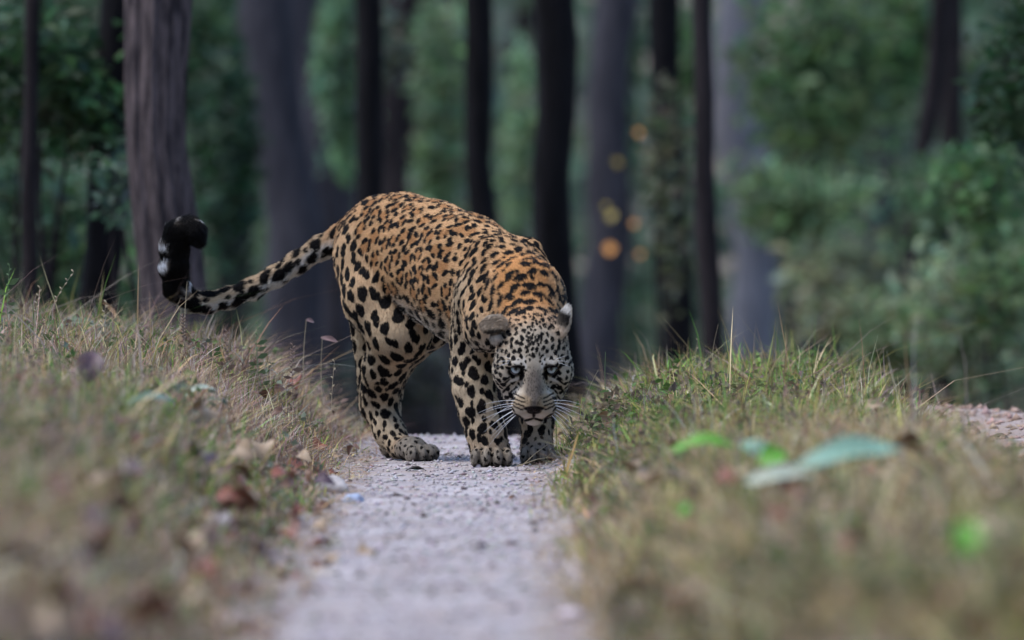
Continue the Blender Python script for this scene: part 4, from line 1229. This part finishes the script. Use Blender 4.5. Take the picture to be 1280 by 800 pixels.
lf(880, 553, 0.12, 84, 26, 0.05, -0.06, 0.5, 'fresh', 'bright green leaf standing over the grass strip, left of the teal leaf', name='green_leaf')
lf(966, 571, 0.11, 40, 30, 0.3, -0.3, 0.8, 'fresh', 'small bright green leaf touching the long teal leaf', name='green_leaf')
lf(945, 562, 0.11, 46, 26, -0.5, 0.5, 0.7, 'teal', 'small teal leaf behind the small bright green leaf', name='teal_leaf')
lf(1062, 566, 0.125, 135, 42, 0.18, -0.16, 0.62, 'teal', 'long teal leaf lying across the grass strip', name='teal_leaf', curl=0.12)
lf(975, 594, 0.10, 90, 26, 0.12, -0.12, 0.7, 'pale', 'pale grey-green leaf end below the long teal leaf', name='pale_leaf', curl=0.12)
lf(1208, 672, 0.13, 52, 40, 1.2, -1.0, 0.3, 'fresh', 'upright bright green leaf at the edge of the second wheel track', name='green_leaf')
lf(855, 636, 0.11, 24, 16, 0.9, -0.8, 0.4, 'fresh', 'tiny yellow-green leaf upright in the straw grass', name='green_leaf')
lf(975, 641, 0.11, 28, 22, 0.2, -0.2, 0.6, 'red', 'dull red leaf caught in the straw grass below the teal leaf')
lf(746, 628, 0.06, 30, 26, 0.8, -0.3, 0.6, 'brown', 'dark brown leaf at the track side of the straw grass strip')
lf(113, 456, 0.11, 46, 34, 1.4, -1.1, 0.3, 'purple', 'dark purple upright leaf on the left grass bank', name='purple_leaf')
lf(92, 406, 0.075, 90, 18, 0.0, -0.05, 0.7, 'tealdim', 'long blue-green leaf at the top of the left bank', name='teal_leaf', curl=0.1)
lf(248, 485, 0.085, 46, 9, 0.15, -0.25, 0.7, 'pale', 'thin pale curved leaf on the left bank below the tail', name='pale_leaf', curl=0.5)
lf(185, 497, 0.085, 70, 16, 0.2, -0.1, 0.6, 'tealdim', 'blurred grey-green leaf on the left bank below the thin pale leaf', name='teal_leaf', curl=0.3)
lf(371, 584, 0.02, 34, 28, 0.5, -0.3, 0.6, 'red', 'rust red curled leaf at the foot of the left bank by the stone', curl=0.6)
lf(303, 606, 0.02, 40, 34, 1.0, -0.3, 0.6, 'red', 'blurred rust brown leaf on the left bank foot away from the stone', curl=0.6)
lf(368, 652, 0.012, 34, 28, 0.3, -0.2, 0.5, 'brown', 'dark brown curled leaf lying on the track below the pale stone', curl=1.0)
lf(460, 687, 0.010, 30, 26, 0.9, -0.2, 0.4, 'tan', 'tan and brown curled leaf lying alone on the track', curl=1.1)
lf(520, 586, 0.006, 26, 14, 0.1, 0.0, 0.1, 'dark', 'flat black leaf on the track before the hind paw', curl=0.2)
lf(432, 549, 0.01, 26, 12, 0.3, -0.2, 0.5, 'brown', 'brown leaf against the bank behind the hind paw', curl=0.5)
lf(345, 487, 0.04, 30, 20, 0.4, -0.4, 0.6, 'brown', 'brown leaf tangled in the bank grass behind the hind leg', curl=0.6)
lf(400, 555, 0.02, 22, 20, 1.0, -0.4, 0.6, 'red', 'small rust leaf tucked into the bank litter near the hind paw', curl=0.7)
lf(641, 622, 0.006, 12, 9, 0.4, -0.1, 0.3, 'brown', 'tiny dark leaf crumb on the middle of the track', curl=0.4)
lf(668, 655, 0.006, 16, 9, 0.2, -0.1, 0.3, 'dark', 'small dark leaf scrap on the track near the grass strip', curl=0.4)
lf(540, 742, 0.006, 20, 10, 0.3, -0.1, 0.3, 'dark', 'blurred dark scrap lying in the near part of the track', curl=0.4)
lf(1212, 536, 0.012, 42, 16, 0.1, -0.1, 0.4, 'dark', 'dark curled leaf on the second wheel track', curl=0.7)
lf(1250, 545, 0.008, 30, 10, -0.1, 0.0, 0.3, 'dark', 'thin dark scrap beside the curled leaf on the second track', curl=0.4)
srng = random.Random(8)
LW = dict(brown='dark brown', red='rust red', tan='tan', purple='purplish')
for k in range(70):                                   # leaf litter along the left bank
    px, py = srng.uniform(20, 440), srng.uniform(470, 790)
    c = on_ground(px, py, 0.085)
    if not (-1.3 < c[0] < -0.36): continue
    m = srng.choice(('brown', 'red', 'tan', 'tan', 'brown', 'purple'))
    L = srng.uniform(0.04, 0.085)
    leaf_thing('fallen_leaf', 'small %s dry leaf lost in the grass of the left bank' % LW[m], 'leaf', c, L, L * srng.uniform(0.5, 0.8), srng.uniform(0, 6), srng.uniform(-0.5, 0.5), srng.uniform(-0.2, 0.8), LM[m], srng.uniform(0.3, 0.9), group='dry leaves in the left bank')
for k in range(40):
    px, py = srng.uniform(720, 1270), srng.uniform(500, 790)
    c = on_ground(px, py, 0.08)
    if not (0.15 < c[0] < 1.15): continue
    m = srng.choice(('brown', 'red', 'tan', 'tan', 'tan'))
    L = srng.uniform(0.035, 0.07)
    leaf_thing('fallen_leaf', 'small %s dry leaf lost in the grass between the tracks' % LW[m], 'leaf', c, L, L * srng.uniform(0.5, 0.8), srng.uniform(0, 6), srng.uniform(-0.5, 0.5), srng.uniform(-0.2, 0.8), LM[m], srng.uniform(0.3, 0.9), group='dry leaves in the grass strip')

for k in range(60):
    px, py = srng.uniform(215, 425), srng.uniform(545, 790)
    c = on_ground(px, py, 0.012)
    if not (-0.62 < c[0] < -0.33): continue
    m = srng.choice(('brown', 'red', 'tan', 'brown', 'tan'))
    L = srng.uniform(0.025, 0.055)
    leaf_thing('fallen_leaf', 'small %s dry leaf lying at the foot of the left bank' % LW[m], 'leaf', c, L, L * srng.uniform(0.5, 0.8), srng.uniform(0, 6), srng.uniform(-0.4, 0.4), srng.uniform(-0.2, 0.6), LM[m], srng.uniform(0.3, 0.9), group='dry leaves at the foot of the left bank')
# stones
def stone(name, label, px, py, wp, hp, mat, seed):
    c = on_ground(px, py + hp * 0.3); k = (CAM_D + c[1]) / FPX
    bm = bmesh.new(); bmesh.ops.create_icosphere(bm, subdivisions=3, radius=1.0)
    for v in bm.verts:
        n_ = noise.noise(v.co * 1.3 + Vector((seed, 0, 0))) * 0.35 + noise.noise(v.co * 3.5 + Vector((0, seed, 0))) * 0.10
        v.co *= 1 + n_
        v.co.x *= wp * k * 0.5; v.co.y *= wp * k * 0.42; v.co.z *= hp * k * 0.62
    me = bpy.data.meshes.new(name); bm.to_mesh(me); bm.free(); me.materials.append(mat)
    for p in me.polygons: p.use_smooth = True
    o = link(bpy.data.objects.new(name, me)); o.location = (c[0], c[1], ground_z1(c[0], c[1]) + hp * k * 0.22)
    tag(o, label, 'stone'); return o
M_STONE = mat_plain('stone_pale', (0.52, 0.46, 0.43), 0.8, 0.25, 25, 0.35, 0.4)
M_STONEB = mat_plain('stone_bluish', (0.36, 0.42, 0.55), 0.7, 0.3, 30, 0.3, 0.4)
M_STONEP = mat_plain('stone_pinkish', (0.62, 0.52, 0.54), 0.8, 0.25, 30, 0.25, 0.3)
stone('stone', 'pale rounded stone at the foot of the left bank', 411, 609, 52, 26, M_STONE, 3)
stone('stone', 'small bluish stone touching the pale rounded stone', 441, 624, 26, 12, M_STONEB, 5)
stone('stone', 'pinkish white pebble in the near litter of the left bank', 299, 778, 36, 24, M_STONEP, 8)
stone('stone', 'grey pebble between rust leaves on the left bank foot', 272, 654, 40, 24, M_STONE, 11)
stone('stone', 'small white pebble under the toes of the right fore paw', 598, 583, 7, 5, M_STONEP, 12)
stone('stone', 'flat pale stone lying at the bank foot near the brown leaf', 408, 716, 34, 12, M_STONE, 14)
stone('stone', 'blurred grey pebble at the near edge of the grass strip', 715, 770, 34, 16, M_STONEP, 16)

# tall stalks
M_STALK = {'straw': mat_plain('stalk_straw', (0.44, 0.36, 0.23), 0.6, 0.3, 40, 0.3), 'green': mat_plain('stalk_green', (0.15, 0.23, 0.10), 0.6, 0.3, 40, 0.3), 'brown': mat_plain('stalk_brown', (0.22, 0.15, 0.12), 0.6, 0.3, 40, 0.3)}
def stalk(px0, py0, px1, py1, y, mat, label, bend=0.2, head=None, r=0.0013, name='grass_stalk', n_leaf=0, seed=0):
    """from the ground below (px0,py0) to a tip at (px1,py1), all at depth y"""
    a = P(px0, py0, y); b = P(px1, py1, y + 0.02)
    a[2] = min(a[2], ground_z1(a[0], y) - 0.005) if py0 > 0 else a[2]
    t = empty(name, tuple(a)); tag(t, label, 'stalk')
    s = np.linspace(0, 1, 12)[:, None]; v_ = b - a
    side = np.array((-v_[2], 0, v_[0])) * bend
    pts = s * v_ + np.sin(s * math.pi) * side
    v, f = tube(pts, r * (1.15 - 0.8 * s[:, 0]), 5); np_mesh('stem', v, f, M_STALK[mat], parent=t)
    g = random.Random(seed)
    if head:
        hn, hs_ = head
        for k in range(hn):
            u = 1 - 0.34 * k / max(1, hn - 1)
            i = u * 11; i0 = min(10, int(i)); c = pts[i0] + (pts[i0 + 1] - pts[i0]) * (i - i0)
            sgn = 1 if k % 2 else -1
            e = c + np.array((sgn * hs_ * 0.8, g.uniform(-1, 1) * hs_ * 0.4, hs_ * 0.9))
            ss = np.linspace(0, 1, 5)[:, None]
            v, f = tube(c * (1 - ss) + e * ss, hs_ * 0.28 * np.array((0.25, 0.9, 1.0, 0.7, 0.12)), 6); np_mesh('seed', v, f, M_STALK[mat], parent=t)
    for k in range(n_leaf):
        i0 = g.randrange(2, 10); c = pts[i0]; sgn = g.choice((-1, 1)); L = g.uniform(0.02, 0.035)
        d_ = np.array((sgn, g.uniform(-.5, .5), g.uniform(-0.1, 0.7))); d_ /= np.linalg.norm(d_); w_ = np.cross(d_, (0, 1, 0.3)) * L * 0.22
        np_mesh('leaf', np.array([c, c + d_ * L * 0.5 + w_, c + d_ * L, c + d_ * L * 0.5 - w_]), np.array([(0, 1, 2, 3)]), M_STALK[mat], False, parent=t)
    return t
stalk(14, 440, 12, 332, -0.3, 'green', 'tall green weed with small leaves at the end of the bank', 0.03, (8, 0.007), 0.0014, 'weed_stalk', 10, 1)
stalk(60, 430, 92, 340, 0.2, 'straw', 'straw grass stalk arching with a seeded tip at the bank top', 0.12, (8, 0.008), 0.0010, 'grass_stalk', 0, 2)
stalk(44, 430, 50, 360, 0.1, 'straw', 'upright straw stalk with narrow seed head near the tall green weed', 0.04, (8, 0.008), 0.0011, 'grass_stalk', 0, 3)
stalk(120, 450, 150, 368, 0.3, 'green', 'thin green stalk leaning towards the furrowed trunk', -0.05, None, 0.0011, 'grass_stalk', 4, 4)
stalk(128, 440, 133, 378, 0.2, 'straw', 'short straw stalk beside the thin green leaning stalk', 0.05, (6, 0.008), 0.0010, 'grass_stalk', 0, 5)
stalk(232, 450, 234, 352, 0.55, 'straw', 'dry stem crossing in front of the tail bend', 0.02, None, 0.0016, 'weed_stalk', 0, 6)
stalk(236, 450, 229, 397, 0.5, 'brown', 'brown seed spike standing under the tail bend', 0.02, (14, 0.009), 0.0022, 'weed_stalk', 0, 7)
stalk(300, 450, 226, 386, 0.55, 'straw', 'pale curved straw blade arching under the tail', 0.22, None, 0.0019, 'grass_stalk', 0, 8)
stalk(150, 425, 226, 372, 0.5, 'straw', 'fine dry stalk slanting up to the tail bend', -0.10, None, 0.0009, 'grass_stalk', 0, 9)
stalk(372, 520, 366, 432, 0.35, 'brown', 'dry weed with knobbly brown head on the bank behind the thigh', 0.03, (12, 0.009), 0.0014, 'weed_stalk', 2, 10)
stalk(418, 520, 418, 452, 0.3, 'straw', 'small pale stalk between the weed head and hind leg', 0.03, (5, 0.007), 0.0010, 'grass_stalk', 0, 11)
stalk(285, 470, 284, 415, 0.3, 'brown', 'short brown weed on the bank below the middle of the tail', 0.03, (8, 0.008), 0.0013, 'weed_stalk', 3, 12)
stalk(330, 480, 322, 405, 0.6, 'green', 'green bushy weed on the bank below the tail root', 0.05, (6, 0.007), 0.0012, 'weed_stalk', 10, 13)
stalk(878, 480, 872, 425, 0.3, 'straw', 'fine upright stalk on top of the grass strip', 0.06, (4, 0.006), 0.0009, 'grass_stalk', 0, 14)
stalk(905, 480, 898, 405, 0.6, 'straw', 'tallest fine stalk on top of the grass strip', 0.10, None, 0.0008, 'grass_stalk', 0, 15)
stalk(905, 470, 838, 452, 0.3, 'straw', 'pale arching stalk bowing over the grass strip', 0.35, None, 0.0010, 'grass_stalk', 0, 16)
stalk(1060, 500, 1082, 440, 0.0, 'straw', 'straw blade tilted towards the second wheel track', 0.05, None, 0.0010, 'grass_stalk', 0, 17)
stalk(1130, 520, 1150, 470, 0.2, 'straw', 'thin blade leaning at the end of the grass strip', 0.05, None, 0.0009, 'grass_stalk', 0, 18)
stalk(735, 500, 748, 462, -0.1, 'straw', 'bent straw blade beside the leopard cheek', 0.12, None, 0.0014, 'grass_stalk', 0, 19)
stalk(742, 505, 733, 470, -0.1, 'green', 'green blade crossing the bent straw near the whiskers', -0.08, None, 0.0016, 'grass_stalk', 0, 20)
stalk(768, 480, 757, 440, 0.2, 'green', 'green blade standing at the near end of the grass strip', 0.05, None, 0.0018, 'grass_stalk', 0, 21)
stalk(1000, 480, 1010, 440, 0.2, 'green', 'green blade on the middle of the grass strip', 0.05, None, 0.0016, 'grass_stalk', 0, 22)
stalk(1165, 560, 1172, 492, -0.6, 'green', 'broad green blade by the second wheel track', 0.05, None, 0.0026, 'grass_stalk', 0, 23)
for (px, py, qx, qy, L, W, az, lab) in ((386, 480, 383, 399, 12, 7, 0.5, 'thin stem carrying a small pale pink dry leaf behind the thigh'), (411, 490, 403, 422, 22, 8, 0.1, 'thin stem carrying a longer pink dry leaf beside the hind thigh')):
    t = stalk(px, py, qx, qy, 1.1, 'straw', lab, 0.04, None, 0.0017, 'weed_stalk', 0, px)
    k_ = 19.1 / FPX; o = leaf_thing('leaf', None, None, P(qx + L * 0.4, qy + 2, 1.1) - np.array(t.location), L * k_, W * k_, az, 0.25, 0.9, LM['pink'], 0.1); o.parent = t
# dry twigs by the left fore paw
def twig(label, pts_px, y, r=0.0016):
    pts = np.array([P(px, py, y + 0.02 * i) for i, (px, py) in enumerate(pts_px)])
    gz = ground_z(pts[:, 0], pts[:, 1]); pts[:, 2] = np.maximum(pts[:, 2], gz + 0.002); pts[0, 2] = gz[0]
    o0 = pts[0].copy()
    v, f = tube(pts - o0, np.linspace(r, r * 0.5, len(pts)), 5)
    o = np_mesh('dry_twig', v, f, M_STALK['straw']); o.location = tuple(o0); tag(o, label, 'twig')
twig('straw twig bent in front of the left fore paw', ((652, 577), (668, 568), (684, 556), (688, 566)), -0.06)
twig('short straw twig beside the left fore paw', ((700, 572), (690, 566), (683, 572)), -0.05)
twig('long straw twig lying along the edge by the left paw', ((645, 580), (672, 574), (700, 570)), -0.08)
